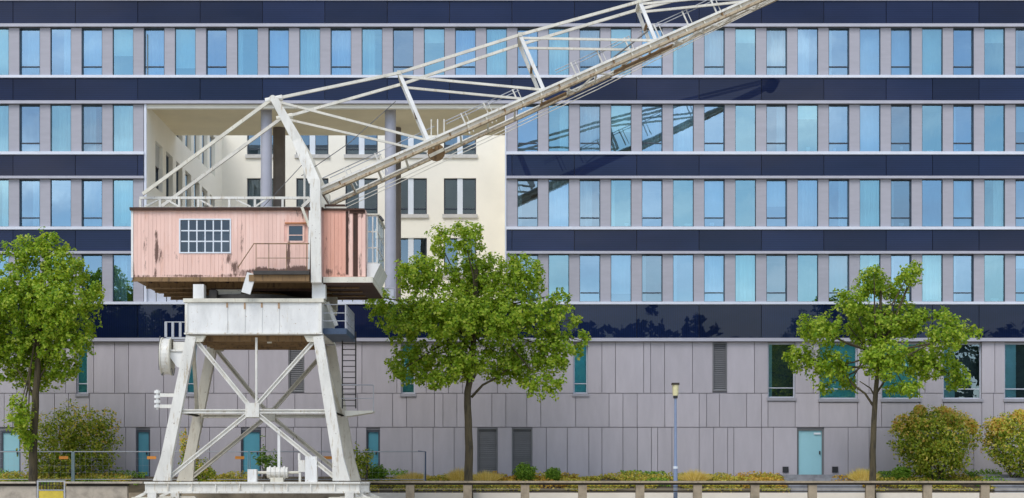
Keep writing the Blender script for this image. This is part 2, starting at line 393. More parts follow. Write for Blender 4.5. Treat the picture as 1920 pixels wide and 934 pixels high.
CM = [curtain_mesh(-wx - .1, wx + .1, 'curtain_full'), curtain_mesh(-wx - .1, wx * .25, 'curtain_left_part'), curtain_mesh(wx * .1, wx + .1, 'curtain_right_part'),
      curtain_mesh(-wx - .1, -wx * .55, 'curtain_narrow'), curtain_mesh(-wx - .1, wx + .1, 'blind_flat', .004), curtain_mesh(-wx - .1, wx + .1, 'blind_half', .004, .38, -.1), curtain_mesh(-wx - .1, wx + .1, 'blind_short', .004, .38, wz * .45), curtain_mesh(-wx - .1, wx + .1, 'blind_long', .004, .38, -wz * .62)]
cp = {0: .92, 1: .6, 2: .62, 3: .66}
for r, (v0, v1) in enumerate(rows):
    zc = (zf(v0) + zf(v1)) / 2
    for i in range(IMIN, IMAX + 1):
        if inrec(i, r): continue
        u0 = wleft(i); cx = xf(u0 + WW / 2); odd = i % 2
        w = link('window', FM[odd], BO, (cx, D, zc))
        p = link('pane', PM[1.5 if not odd and rnd.random() < .22 else 2 if odd and rnd.random() < (.55 if r == 0 else .25) else odd], w, (cx, D, zc)); p.rotation_euler = (R(rnd.uniform(-.13, .13)), 0, R(rnd.uniform(-.13, .13)))
        if odd: link('guard_bar', BARM, w, (cx, D, zc))
        q = cp[r] * (.85 if odd else 1.1)
        if rnd.random() < q:
            k = rnd.choices(range(8), [5, 2, 2, 1.5, 2, 1.3, 1.3, 1.3])[0]
            link('curtain', CM[k], w, (cx, D, zc))
    # piers
    for i in range(IMIN, IMAX + 2):
        if inrec(i, r) and inrec(i - 1, r): continue
        a, c = wleft(i - 1) + WW, wleft(i)
        if r > 0 and i == 5: c = RX0 - 2
        if r > 0 and i == 17: a = RX1 + 2
        MB().box(xf(a), xf(c), D, D + .4, zf(v1) , zf(v0)).build('pier', M['pier'], BO)
# spandrel bands: (v top, v bottom, material, recessed part?)
bands = [(3, 45.3, 'navy', 0), (147.3, 189.4, 'navy', 0), (291, 330.5, 'navy', 1), (431.5, 471.3, 'navy', 1), (571.5, 633.8, 'navy_gloss', 0)]
joints = [25.5 + 116.8 * k for k in range(-3, 15)] + [1747.5, 1834.5, 1951, 2068, 2185]
joints = sorted(joints)
def spans(rec):
    return [(UL, RX0 - .5), (RX1 + 1.5, UR)] if rec else [(UL, UR)]
for (v0, v1, m, rec) in bands:
    for s0, s1 in spans(rec):
        js = [s0] + [j for j in joints if s0 + 8 < j < s1 - 8] + [s1]
        for a, c in zip(js, js[1:]):
            o = MB().box(xf(a) + .012, xf(c) - .012, D - .10, D + .05, zf(v1), zf(v0)).build('spandrel_panel', M[m], BO)
            o.rotation_euler = (R(rnd.uniform(-.05, .05)), 0, 0) if m == 'navy' else (0, 0, 0)
        MB().box(xf(s0) - .002, xf(s1) + .002, D + .055, D + .4, zf(v1) - .14, zf(v0) + .14).build('spandrel_backing', M['joint'], BO)
for (v0, v1, rec, m) in [(45.6, 51.3, 0, 'alu'), (189.7, 195.3, 0, 'alu'), (330.8, 335.4, 1, 'alu'), (471.6, 476.4, 1, 'alu'), (634.1, 640.5, 0, 'alu'),
                         (142.0, 147.0, 0, 'sill'), (285.1, 290.7, 1, 'sill'), (425.8, 431.2, 1, 'sill'), (566.3, 571.2, 0, 'sill'), (-6, 2.6, 0, 'alu')]:
    for s0, s1 in spans(rec):
        MB().box(xf(s0), xf(s1), D - .16, D + .3, zf(v1), zf(v0)).build('head_strip' if m == 'alu' else 'sill_strip', M[m], BO)
# top storey and body above the frame
MB().box(xf(UL), xf(UR), D, D + 7.16, zf(-6), zf(-14)).build('parapet', M['clad'], BO)
# rooms behind the windows
def room(s0, s1, v0, v1, depth):
    b = MB(); x0, x1, y0, y1, z0, z1 = xf(s0), xf(s1), D + .42, D + depth, zf(v1) - .12, zf(v0) + .10
    b.add([(x0,y1,z0),(x1,y1,z0),(x1,y1,z1),(x0,y1,z1)], [(0,1,2,3)])
    b.add([(x0,y0,z1),(x1,y0,z1),(x1,y1,z1),(x0,y1,z1)], [(0,1,2,3)])
    b.add([(x0,y0,z0),(x0,y1,z0),(x0,y1,z1),(x0,y0,z1)], [(0,1,2,3)]); b.add([(x1,y0,z0),(x1,y1,z0),(x1,y1,z1),(x1,y0,z1)], [(0,1,2,3)])
    b.mi = 1; b.add([(x0,y0,z0),(x1,y0,z0),(x1,y1,z0),(x0,y1,z0)], [(0,1,2,3)])
    for k in range(1, 40):                                   # cross walls between offices
        xx = x0 + k * 2.715 + .3
        if xx < x1 - .5: b.mi = 0; b.box(xx, xx + .1, y0 + .5, y1 - .01, z0 + .01, z1 - .01)
    b.build('room_shell', [M['room'], M['room_floor']], BO)
for r, (v0, v1) in enumerate(rows):
    for s0, s1 in spans(r > 0): room(s0 + 2, s1 - 2, v0, v1, 4.6)

ORD = 'first second third fourth fifth sixth seventh eighth ninth tenth eleventh twelfth thirteenth fourteenth fifteenth sixteenth seventeenth eighteenth'.split()
ROW = 'top second third fourth'.split()
for (u, r, w_, h_) in ((54, 0, 11, 6), (124, 0, 5, 9), (285, 0, 13, 7), (172, 0, 8, 4), (922, 0, 5, 10), (1052, 1, 10, 8), (1100, 1, 14, 9), (1225, 1, 7, 12), (1515, 1, 7, 11), (1565, 1, 5, 8), (1690, 1, 5, 12), 
                   (1744, 1, 12, 5), (1792, 1, 9, 6), (1862, 1, 14, 5), (1290, 2, 14, 7), (1335, 2, 8, 9), (232, 2, 12, 8), (1690, 2, 9, 8), (1750, 3, 16, 6), (1865, 3, 14, 7), (1545, 0, 9, 6), (1175, 2, 8, 8)):
    Yi = D + .34; xx = X(u, Yi); zb_ = zf(rows[r][1]) + .03
    b = MB(); b.tube([(xx, Yi, zb_), (xx, Yi, zb_ + h_ / 86)], w_ / 130, 8, r2=w_ / 100); b.box(xx - w_ / 86, xx + w_ / 90, Yi - .04, Yi + .04, zb_ + h_ / 86, zb_ + h_ / 46)
    iw = int(round((u - W0 - WW / 2) / PER)) + 1
    if r == 0 and iw <= 17 or r > 0 and iw < 5: where = ORD[iw] + ' window from the left edge'
    elif r > 0 and iw <= 25: where = ORD[iw - 17] + ' window right of the courtyard'
    else: where = ORD[33 - iw] + ' window from the right edge'
    tag(b.build('sill_ornament', M['mull']), 'white ornament on the sill of the %s, %s row' % (where, ROW[r]), 'ornament', 'white ornaments on the office window sills')

# ---- courtyard opening
def grid_wall(cuts_a, cuts_b, openings, mp, depth, b):       # front skin with reveals; mp(a, b, d) -> point
    A = sorted(set(cuts_a)); B = sorted(set(cuts_b))
    def op(i, j):
        if not (0 <= i < len(A) - 1 and 0 <= j < len(B) - 1): return False
        ca, cb = (A[i] + A[i+1]) / 2, (B[j] + B[j+1]) / 2
        return any(o[0] < ca < o[1] and o[2] < cb < o[3] for o in openings)
    for i in range(len(A) - 1):
        for j in range(len(B) - 1):
            a0, a1, b0, b1 = A[i], A[i+1], B[j], B[j+1]
            if not op(i, j): b.add([mp(a0,b0,0), mp(a1,b0,0), mp(a1,b1,0), mp(a0,b1,0)], [(0,1,2,3)])
            else:
                for (di, dj, e) in ((-1,0,((a0,b0),(a0,b1))), (1,0,((a1,b0),(a1,b1))), (0,-1,((a0,b0),(a1,b0))), (0,1,((a0,b1),(a1,b1)))):
                    if not op(i + di, j + dj):
                        (p0, q0), (p1, q1) = e
                        b.add([mp(p0,q0,0), mp(p1,q1,0), mp(p1,q1,depth), mp(p0,q0,depth)], [(0,1,2,3)])
YR_ = 101.4
xl, xr = xf(275), xf(947)
zfl = zf(571); ztop = 20.7
ws_top = [16.5 + 3.295 * k for k in (1, 0, -1, -2)]          # window head heights
# left side wall
ops = []
for (y0, y1) in [(82, 83.75), (84.6, 86.3), (87.2, 88.9), (89.7, 91.4), (92.2, 93.9), (94.7, 96.4), (97.2, 98.9)]:
    for zt in ws_top:
        if zt > 17 and y0 < 87.2: continue
        ops.append((y0, y1, zt - 2.2, zt - .1))
b = MB(); ca = [D + .02, YR_] + [q for o in ops for q in o[:2]]; cb = [zfl, ztop] + [q for o in ops for q in o[2:]]
grid_wall(ca, cb, ops, lambda a, z, d: (xl - d, a, z), .22, b); b.build('courtyard_wall', M['plaster'], BO)
for o in ops:
    f = MB(); x = xl - .2
    f.box(x - .03, x, o[0], o[0] + .06, o[2], o[3]); f.box(x - .03, x, o[1] - .06, o[1], o[2], o[3]); f.box(x - .03, x, o[0] + .06, o[1] - .06, o[3] - .06, o[3]); f.box(x - .03, x, o[0] + .06, o[1] - .06, o[2], o[2] + .06)
    fo = f.build('courtyard_window', M['frame'], BO)
    MB().add([(x-.04,o[0],o[2]),(x-.04,o[1],o[2]),(x-.04,o[1],o[3]),(x-.04,o[0],o[3])], [(0,1,2,3)]).build('pane', M['glass_dark'], fo)
MB().box(xl - 2.2, xl - 2.1, D + .5, YR_, zfl, ztop).build('inner_wall', M['black'], BO)
# rear wall
sR = F / YR_; ops = []
def xr_(u): return (u - U0) / sR
for k in range(-1, 5):
    u0 = 463 + 92.3 * k
    if k < 0: continue
    for vv in (222, 334, 446): ops.append((xr_(u0), xr_(u0 + 60.5), Z(vv + 68, YR_), Z(vv, YR_)))
    ops.append((xr_(u0), xr_(u0 + 60.5), Z(178, YR_), Z(110, YR_)))
b = MB(); ca = [xl - .02, xr + .02] + [q for o in ops for q in o[:2]]; cb = [zfl, ztop + 2] + [q for o in ops for q in o[2:]]
grid_wall(ca, cb, ops, lambda a, z, d: (a, YR_ + d, z), .25, b); b.build('courtyard_wall', M['plaster'], BO)
for o in ops:
    x0, x1, z0, z1 = o; xm = (x0 + x1) / 2; y = YR_ + .2
    f = MB(); t = .07
    f.box(x0, x0 + t, y, y + .05, z0, z1); f.box(x1 - t, x1, y, y + .05, z0, z1); f.box(x0 + t, x1 - t, y, y + .05, z1 - t, z1); f.box(x0 + t, x1 - t, y, y + .05, z0, z0 + t)
    f.box(x0 + t, xm - .15, y - .1, y - .06, z0 + .3, z0 + .35); f.box(xm + .15, x1 - t, y - .1, y - .06, z0 + .3, z0 + .35)
    fo = f.build('courtyard_window', M['frame'], BO)
    MB().box(xm - .15, xm + .15, y - .13, y + .05, z0, z1).build('mullion', M['mull'], fo)
    for a, c in ((x0 + t, xm - .15), (xm + .15, x1 - t)):
        MB().add([(a,y+.03,z0+t),(c,y+.03,z0+t),(c,y+.03,z1-t),(a,y+.03,z1-t)], [(0,1,2,3)]).build('pane', M['glass_clear'], fo)
    MB().box(x0 - .08, x1 + .08, YR_ - .12, YR_ + .2, z0 - .2, z0 - .003).build('window_sill', M['stone_sill'], fo)
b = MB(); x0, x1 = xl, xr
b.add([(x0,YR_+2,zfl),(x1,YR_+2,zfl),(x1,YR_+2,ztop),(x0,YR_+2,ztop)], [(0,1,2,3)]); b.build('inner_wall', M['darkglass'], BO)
# right wall, soffit, floor, edge strips
MB().box(xr, xr + .25, D + .42, YR_ + .3, zfl, ztop).build('courtyard_wall', M['plaster'], BO)
MB().box(xr - .002, xf(949.5), D - .05, D + .42, zf(566), zf(195.6)).build('edge_strip', M['sill'], BO)
MB().box(xf(270.5), xl, D - .06, D + .02, zf(566), zf(195.6)).build('edge_strip', M['sill'], BO)
SOF = zf(195.8)
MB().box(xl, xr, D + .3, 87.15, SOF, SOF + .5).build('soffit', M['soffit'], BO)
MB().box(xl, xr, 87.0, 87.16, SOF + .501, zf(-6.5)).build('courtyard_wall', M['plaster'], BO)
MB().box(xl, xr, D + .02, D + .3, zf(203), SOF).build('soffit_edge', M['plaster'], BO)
MB().box(xl, xr, D + .3, YR_, zfl - .4, zfl).build('terrace_floor', M['stone_sill'], BO)
for uc in (498.5, 731.5):
    x = X(uc, D + .7)
    MB().tube([(x, D + .9, zfl), (x, D + .9, SOF)], .245, 20).build('column', M['column'], BO, smooth=False)
for uc in (523.5, 740.5):
    x = X(uc, 85.3)
    MB().tube([(x, 85.3, zfl), (x, 85.3, SOF)], .285, 16).build('rear_column', M['column_dark'], BO)
# terrace balustrade
for k in range(24):
    u0 = 273 + 19.4 * k
    if u0 > 735: break
    MB().box(xf(u0) + .02, xf(u0 + 19.4) - .02, D + .06, D + .09, zf(565.5), zf(541)).build('balustrade_panel', M['frame_pale'], BO)
MB().box(xl + .01, xf(740), D + .04, D + .11, zf(541) + .003, zf(538.5)).build('balustrade_rail', M['alu'], BO)

# ---- ground floor: cladding panels, windows, doors, louvers
courses = [(641.5, 736.8), (738.0, 800.5), (801.8, 897.5)]
wins = [(143, 164, 644, 738, 't'), (348, 369, 644, 738, 't'), (752, 778, 644, 738, 't'), (1075, 1102, 644, 738, 't'),
        (1440, 1491, 643, 746, 'd'), (1536, 1608, 643, 748, 't'), (1653, 1725, 643, 748, 't'), (1769, 1841, 643, 748, 'd'), (1884, 1956, 643, 748, 'd')]
louvs = [(541, 570, 645, 735), (1336.5, 1363, 643, 733.5), (895, 933, 803, 893), (960, 998, 803, 893)]
doors = [(-38, 0, 807, 893, 'c'), (0.8, 38, 807, 893, 'c'), (255, 281, 806, 893, 't'), (452, 489, 806, 893, 't'), (687, 712, 806, 893, 't'), (1495, 1545, 803, 893, 'p')]
meas = {0: [1128.6, 1154, 1207, 1220, 1246, 1298.4, 1414.6], 1: [1142, 1168, 1194.7, 1246.6, 1311, 1325, 1349, 1400, 1428, 1439, 1479], 2: [1104, 1128.6, 1168, 1195, 1221.5, 1233, 1260, 1311, 1338, 1364.5, 1376, 1428, 1450]}
for ci, (v0, v1) in enumerate(courses):
    cuts = [UL]
    while cuts[-1] < UR: cuts.append(cuts[-1] + 13.1 * rnd.choice([2, 2, 3, 3, 4, 5, 5, 1.2]))
    cuts = [c for c in cuts if not 1095 < c < 1485] + meas[ci]
    for o in wins + louvs + doors:
        if o[3] > v0 + 2 and o[2] < v1 - 2: cuts = [c for c in cuts if not o[0] - 7 < c < o[1] + 7] + [o[0], o[1]]
    cuts = sorted(cuts)
    for a, c in zip(cuts, cuts[1:]):
        if c - a < 2: continue
        t0, t1 = v0, v1; mid = (a + c) / 2; skip = False
        for o in wins + louvs + doors:
            if o[0] <= mid <= o[1] and o[3] > v0 + 2 and o[2] < v1 - 2:
                if o[2] <= v0 + 3: t0 = max(t0, o[3] + 7)
                if o[3] >= v1 - 6: t1 = min(t1, o[2])
        if t1 - t0 < 8: continue
        MB().box(xf(a) + .0115, xf(c) - .0115, D + rnd.uniform(0, .012), D + .09, zf(t1), zf(t0)).build('cladding_panel', M['clad'], BO)
MB().box(xf(UL), xf(UR), D + .6, D + .7, zf(900), zf(641)).build('wall_core', M['darkglass'], BO)
# joint backing with real openings
ops = [(xf(o[0]), xf(o[1]), zf(o[3]), zf(o[2])) for o in wins + louvs + doors]
b = MB(); grid_wall([xf(UL), xf(UR)] + [q for o in ops for q in o[:2]], [zf(900), zf(640.6)] + [q for o in ops for q in o[2:]], ops, lambda a, z, d: (a, D + .095 + d, z), .3, b)
b.build('wall_backing', M['joint'], BO)
for (u0, u1, v0, v1, k) in wins:
    x0, x1, z0, z1 = xf(u0), xf(u1), zf(v1), zf(v0); y = D + .2; f = MB(); t = .06
    f.box(x0, x0 + t, y - .03, y + .05, z0, z1); f.box(x1 - t, x1, y - .03, y + .05, z0, z1); f.box(x0 + t, x1 - t, y - .03, y + .05, z1 - t, z1); f.box(x0 + t, x1 - t, y - .03, y + .05, z0, z0 + t)
    f.box(x0 + t, x1 - t, y - .02, y + .02, z0 + .42, z0 + .46)
    fo = f.build('ground_window', M['frame_pale'], BO)
    pn = MB().add([(x0+t,y,z0+t),(x1-t,y,z0+t),(x1-t,y,z1-t),(x0+t,y,z1-t)], [(0,1,2,3)])
    pn.build('pane', M['glass_teal'] if k == 't' else M['glass_clear'], fo)
    if k == 't': MB().box(x0 + .02, x1 - .02, y + .06, y + .08, z0, z1).build('blind', M['blind'], fo)
    else: MB().box(x0 + .02, x0 + .02 + (x1 - x0) * (.16 if u0 < 1500 else .32), y + .06, y + .08, z0, z1).build('blind', M['blind'], fo)
    MB().box(x0 - .05, x1 + .05, D - .05, D + .2, z0 - .13, z0 - .003).build('window_sill', M['ground_sill'], fo)
for (u0, u1, v0, v1) in louvs:
    x0, x1, z0, z1 = xf(u0), xf(u1), zf(v1), zf(v0)
    f = MB(); t = .05; f.box(x0, x0 + t, D + .01, D + .2, z0, z1); f.box(x1 - t, x1, D + .01, D + .2, z0, z1); f.box(x0 + t, x1 - t, D + .01, D + .2, z1 - t, z1); f.box(x0 + t, x1 - t, D + .01, D + .2, z0, z0 + t)
    fo = f.build('louver_panel', M['louver'], BO); n = 22; h = (z1 - z0 - .1) / n
    for i in range(n):
        zz = z0 + .05 + h * i
        MB().add([(x0+t,D+.05,zz),(x1-t,D+.05,zz),(x1-t,D+.11,zz+h*.95),(x0+t,D+.11,zz+h*.95),(x0+t,D+.13,zz+.01),(x1-t,D+.13,zz+.01)], [(0,1,2,3),(3,2,5,4),(0,4,5,1)]).build('slat', M['louver'], fo)
for (u0, u1, v0, v1, k) in doors:
    x0, x1, z0, z1 = xf(u0), xf(u1), zf(v1), zf(v0); y = D + .16; f = MB(); t = .07
    f.box(x0, x0 + t, y - .06, y + .06, z0, z1); f.box(x1 - t, x1, y - .06, y + .06, z0, z1); f.box(x0 + t, x1 - t, y - .06, y + .06, z1 - t * 1.4, z1)
    m = M['door_teal'] if k == 't' else M['door_cyan']
    fo = f.build('door_frame', M['frame'] if k != 'p' else M['louver'], BO)
    MB().box(x0 + t + .004, x1 - t - .004, y, y + .05, z0 + .02, z1 - t * 1.4 - .004).build('door_leaf', m, fo)
    if k == 'c': MB().box(x0 + t + .01, x1 - t - .01, y - .012, y - .002, z0 + 1.08, z0 + 1.12).build('door_rail', M['door_teal'], fo)
    MB().box(x1 - t - .12, x1 - t - .07, y - .06, y - .003, z0 + .95, z0 + 1.1).build('handle', M['black'], fo)
    if k == 'p': MB().box(x1 - .42, x1 - .12, y - .05, y - .003, z1 - .27, z1 - .19).build('door_closer', M['mull'], fo)
for u in (1473, 1566):
    f = MB().pbox(u - 5.5, u + 5.5, 875, 886, D - .04, D + .01)
    MBv = f.build('wall_vent', M['black'], BO)

# stairs up to the doors
for (u0, u1, nm) in ((1475, 1612, 'pale cyan door'), (1852, 1990, 'shrub cut by the right edge')):
    t = thing('stone_stair', (xf((u0 + u1) / 2), 76.5, ZT), 'short grey stone steps set into the bed by the ' + nm, 'stairs')
    n = 5
    for k in range(n):
        y0 = 75.32 + .62 * k; z1 = ZT + .06 + (ZB + .03 - ZT) * (k + 1) / (n + .2)
        MB().box(X(u0, 76.5), X(u1, 76.5), y0, y0 + (.62 if k < n - 1 else 1.9), ZT - .02, z1).build('step', M['step'], t)

# ---------------------------------------------------------------- dock crane
YF, YB = 67.0, 72.2
CR = thing('dock_crane', (X(472, YF), (YF + YB) / 2, 0), 'old white harbour crane on braced portal legs with pink boarded cabin and long jib', 'crane')
def part(b, name, mat, parent=CR, **k): return b.build(name, M[mat] if isinstance(mat, str) else mat, parent, **k)
def at(p, y): return Vector((p.x, y, p.z))                   # the same point of the front frame moved to another depth
frames = [(YF, 'white'), (YB, 'shaded_rear_steel')]
Lt, Lb, Rt, Rb = P(358, 630, YF), P(303, 900, YF), P(596, 630, YF), P(640, 900, YF)
nC = P(472, 768, YF)
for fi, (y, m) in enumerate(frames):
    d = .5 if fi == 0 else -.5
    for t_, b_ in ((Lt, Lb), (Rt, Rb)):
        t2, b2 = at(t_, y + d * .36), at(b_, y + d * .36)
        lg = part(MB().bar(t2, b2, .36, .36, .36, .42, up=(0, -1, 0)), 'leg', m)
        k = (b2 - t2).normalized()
        g1 = b2 - k * .85
        f = MB().prism([(g1.x - .205, g1.z), (g1.x + .205, g1.z), (b2.x + .32, b2.z - .03), (b2.x - .32, b2.z - .03)], y - .006 if fi == 0 else y - .366, y + .366 if fi == 0 else y + .006)
        part(f, 'foot_gusset', m, lg)
        # top gusset
        sx = 1 if t_ is Lt else -1
        part(MB().prism([(t2.x - sx*.2, t2.z + .02), (t2.x + sx*.52, t2.z + .02), (t2.x + sx*.40, t2.z - .2), (t2.x - sx*.2, t2.z - .25)], t2.y - .12, t2.y + .12), 'knee_gusset', 'cream_steel', lg)
    yc = y + d * .5
    c = at(nC, yc)
    part(MB().box(c.x - .25, c.x + .25, yc - .14, yc + .14, c.z - .27, c.z + .25), 'node_plate', m)
    for q in (P(368, 640, YF), P(586, 640, YF), P(318, 893, YF), P(624, 893, YF)):
        q = at(q, yc); part(MB().ibeam(c, q, .18, .155, .04), 'brace', m)
    zz = Z(771, YF); lx = Lt.x + (Lb.x - Lt.x) * (Lt.z - zz) / (Lt.z - Lb.z); rx = Rt.x + (Rb.x - Rt.x) * (Rt.z - zz) / (Rt.z - Rb.z)
    part(MB().ibeam((lx + .18, yc, zz), (c.x - .25, yc, zz), .2, .15, .04), 'tie_beam', m); part(MB().ibeam((c.x + .25, yc, zz), (rx - .18, yc, zz), .2, .15, .04), 'tie_beam', m)
    if fi == 0:
        part(MB().tube([(X(479, YF), yc, Z(632, YF)), (X(479, YF), yc, c.z + .25)], .045, 8), 'hanger_rod', m)
        part(MB().box(X(519, YF), X(524, YF), yc - .05, yc + .05, Z(903, YF), Z(806, YF)), 'stub_post', 'white_clean')
    else:
        pass
# side braces joining front and rear frames
for (t_, b_) in ((Lt, Lb), (Rt, Rb)):
    zz = Z(771, YF); s = (t_.z - zz) / (t_.z - b_.z); xx = t_.x + (b_.x - t_.x) * s
    part(MB().ibeam((xx, YF + .5, zz), (xx, YB - .5, zz), .2, .18, .04), 'side_tie', 'cream_steel')
    part(MB().bar((t_.x, YF + .5, t_.z - .3), (xx, YB - .5, zz + .1), .12, .12), 'side_brace', 'cream_steel')
# sill beams, bogies, wheels
for fi, (y, m) in enumerate(frames):
    d = .55 if fi == 0 else -.55; y0, y1 = sorted((y - .02 * (1 if fi == 0 else -1), y + d))
    zt, zb = Z(903.5, YF), Z(925, YF); x0, x1 = X(270, YF), X(675, YF)
    bm = MB(); bm.box(x0, x1, y0, y1, zt - .07, zt); bm.box(x0 + .02, x1 - .02, y0 + .1, y1 - .1, zb + .07, zt - .07); bm.box(x0, x1, y0, y1, zb, zb + .07)
    for k in range(1, 9): bm.box(x0 + k * .87 - .02, x0 + k * .87 + .02, y0 + .02, y1 - .02, zb + .072, zt - .072)
    part(bm, 'sill_beam', 'white')
    for ux in (285, 655):
        xx = X(ux, YF)
        bg = part(MB().box(xx - .16, xx + .16, y0 - .03, y1 + .03, zb - .32, zb - .003), 'bogie', 'white')
        part(MB().prism([(xx - .9, zb - .32), (xx + .9, zb - .32), (xx + .75, zb - .14), (xx - .75, zb - .14)], y0 + .1, y1 - .1), 'bogie_beam', 'cream_steel', bg)
        for sx in (-.6, .6): part(MB().cyl((xx + sx, y0 + .16, .31), (xx + sx, y1 - .16, .31), .22, 18), 'wheel', 'dark_machine', bg)
        sgn = -1 if ux < 400 else 1
        part(MB().bar((xx + sgn * .25, (y0+y1)/2, zb + .02), (xx + sgn * .9, (y0+y1)/2, zb - .3), .14, .1), 'buffer_strut', 'white', bg)
# machinery standing on the front sill beam
zs = Z(903.5, YF)
mm = part(MB().pbox(464, 481, 880, 903.4, YF + .08, YF + .5), 'gear_box', 'white_clean')
mo = part(MB().tube([(X(499, YF), YF + .3, Z(886, YF)), (X(538, YF), YF + .3, Z(886, YF))], .2, 14), 'travel_motor', 'white')
part(MB().box(X(506, YF), X(530, YF), YF + .12, YF + .48, zs, zs + .16), 'motor_foot', 'cream_steel', mo)
for u in (503, 512, 521, 530): part(MB().cyl((X(u, YF), YF + .3, Z(886, YF)), (X(u + 3, YF), YF + .3, Z(886, YF)), .24, 14), 'cooling_ring', 'white', mo)
part(MB().cyl((X(481, YF), YF + .3, Z(886, YF)), (X(562, YF), YF + .3, Z(886, YF)), .05, 8), 'drive_shaft', 'cream_steel', mo)
cb = part(MB().pbox(572, 594, 856, 903.4, YF + .08, YF + .5), 'switch_cabinet', 'white_clean')
part(MB().pbox(559, 571.6, 863, 885, YF + .1, YF + .5), 'switch_box', 'white'); part(MB().pbox(560, 564, 885.2, 903.4, YF + .12, YF + .3), 'cabinet_leg', 'white', cb)
part(MB().tube([P(561, 863, YF + .2), P(561, 850, YF + .2)], .05, 6), 'conduit', 'white', cb)
# portal head
x0, x1 = X(347, YF), X(603, YF)
hd = part(MB().box(x0, x1, YF, YB, Z(627, YF) + .06, Z(567, YF)), 'portal_head', 'white_clean')
part(MB().box(x0 - .06, x1 + .08, YF - .08, YB + .08, Z(567, YF) + .002, Z(560, YF)), 'top_plate', 'cream_steel', hd)
part(MB().box(x0 - .03, x1 + .03, YF - .06, YB + .06, Z(627, YF), Z(627, YF) + .058), 'bottom_plate', 'white', hd)
for u in (426, 459, 491, 523): part(MB().box(X(u, YF) - .03, X(u, YF) + .03, YF - .034, YF - .0045, Z(576 + u % 5, YF), Z(568, YF)), 'rusty_weld', 'lintel_rust', hd); part(MB().box(X(u, YF) - .012, X(u, YF) + .012, YF - .03, YF - .002, Z(626, YF) + .06, Z(567.5, YF)), 'stiffener', 'white_clean', hd)
for u in (349.5, 600.5): part(MB().box(X(u, YF) - .05, X(u, YF) + .05, YF - .04, YF - .002, Z(626, YF) + .06, Z(567.5, YF)), 'end_stiffener', 'white', hd)
for k in range(6):
    y = YF + .5 + k * .84; part(MB().box(x0 + .3, x1 - .3, y, y + .12, Z(627, YF) - .22, Z(627, YF) - .002), 'floor_joist', 'rust', hd)
part(MB().box(X(497, YF), X(505, YF), YF + .6, YF + .75, Z(641, YF), Z(627, YF) - .002), 'hook_block', 'cream_steel', hd)
# slewing gear
cxm, cym = X(474, 69.5), 69.5
zt560 = Z(560, YF)
part(MB().cyl((cxm, cym, zt560 + .002), (cxm, cym, zt560 + .22), 2.05, 40), 'slewing_ring', 'dark_machine')
part(MB().cyl((cxm, cym, zt560 + .221), (cxm, cym, zt560 + .6), 1.3, 24), 'slewing_column', 'rust')
part(MB().box(X(388, YF), X(402, YF), YF + .5, YF + 1.2, zt560 + .002, Z(541, YF)), 'slewing_motor', 'dark_machine')
part(MB().pbox(405, 452, 543, 558, YF + .9, YF + 1.5), 'brake_box', 'cream_steel')
for (u0, u1, va) in ((362, 382, 533), (585, 610, 531)): part(MB().pbox(u0, u1, va, 559.6, YF + .05, YF + .6), 'pedestal', 'white_clean')
for (u0, u1, va) in ((362, 382, 533), (585, 610, 531)):
    b = MB().box(X(u0, YF), X(u1, YF), YB - .7, YB - .2, zt560 + .002, Z(va, YF)); part(b, 'pedestal', 'cream_steel')
# machinery house
HF = YF + .12
zfl_h, zrf = Z(519, YF), Z(393, YF)
hx0, hx1, hx2, hx3 = X(246, YF), X(583, YF), X(606, YF), X(685, YF)
HB = YB + .1
b = MB(); n = 46; wB = (hx1 - hx0 - .06) / n                   # boarded front wall
wz0, wz1, wu0, wu1 = Z(472, YF), Z(412, YF), X(337.5, YF), X(430, YF)
sz0, sz1, su0, su1 = Z(453, YF), Z(421, YF), X(539, YF), X(569, YF)
for k in range(n):
    a = hx0 + .06 + wB * k; c = a + wB - .005; dy = rnd.uniform(-.004, .004)
    segs = [(zfl_h, zrf)]
    if c > wu0 and a < wu1: segs = [(zfl_h, wz0), (wz1, zrf)]
    if c > su0 and a < su1: segs = [(zfl_h, sz0), (sz1, zrf)]
    for q0, q1 in segs: b.box(a, c, HF - .02 + dy, HF + .02, q0, q1)
part(b, 'front_boarding', 'pink')
b = MB()
ops = [(wu0, wu1, wz0, wz1), (su0, su1, sz0, sz1)]
grid_wall([hx0 + .05, hx3 - .02, wu0, wu1, su0, su1], [zfl_h, zrf, wz0, wz1, sz0, sz1], ops, lambda a, z, d: (a, HF + .0 + d, z), .08, b)
part(b, 'inner_front_wall', 'pink_back')
b = MB(); b.box(hx0 + .02, hx0 + .08, HF + .03, HB, zfl_h, zrf); b.box(hx0 + .08, hx3 - .05, HB - .06, HB, zfl_h, zrf); b.box(hx3 - .05, hx3, HF + .03, HB, zfl_h, zrf)
part(b, 'house_wall', 'pink')
part(MB().box(hx0 - .02, hx0 + .055, HF - .05, HF + .028, zfl_h - .02, zrf - .02), 'corner_trim', 'white_clean')
for (u0, u1, m) in ((606, 648, 'salmon'), (653, 661, 'pink'), (671, 685, 'pink')):
    b = MB(); k = 0; a0 = X(u0, YF); a1 = X(u1, YF); nn = max(1, round((a1 - a0) / .135)); ww = (a1 - a0) / nn
    for k in range(nn): b.box(a0 + ww * k, a0 + ww * (k + 1) - .01, HF - .02 + rnd.uniform(-.005, .005), HF + .02, zfl_h + (.0 if u0 < 640 else .02), zrf - (.02 if u0 < 660 else .12))
    part(b, 'cabin_boarding', m)
part(MB().box(X(648.3, YF), X(652.7, YF), HF - .03, HF + .02, zfl_h + .1, zrf - .05), 'cover_strip', 'brown_rust')
part(MB().box(X(661.6, YF), X(670.4, YF), HF - .012, HF + .02, zfl_h + .02, zrf - .03), 'dark_gap_strip', 'brown_rust')  # solid dark strip painted as the shade inside a gap
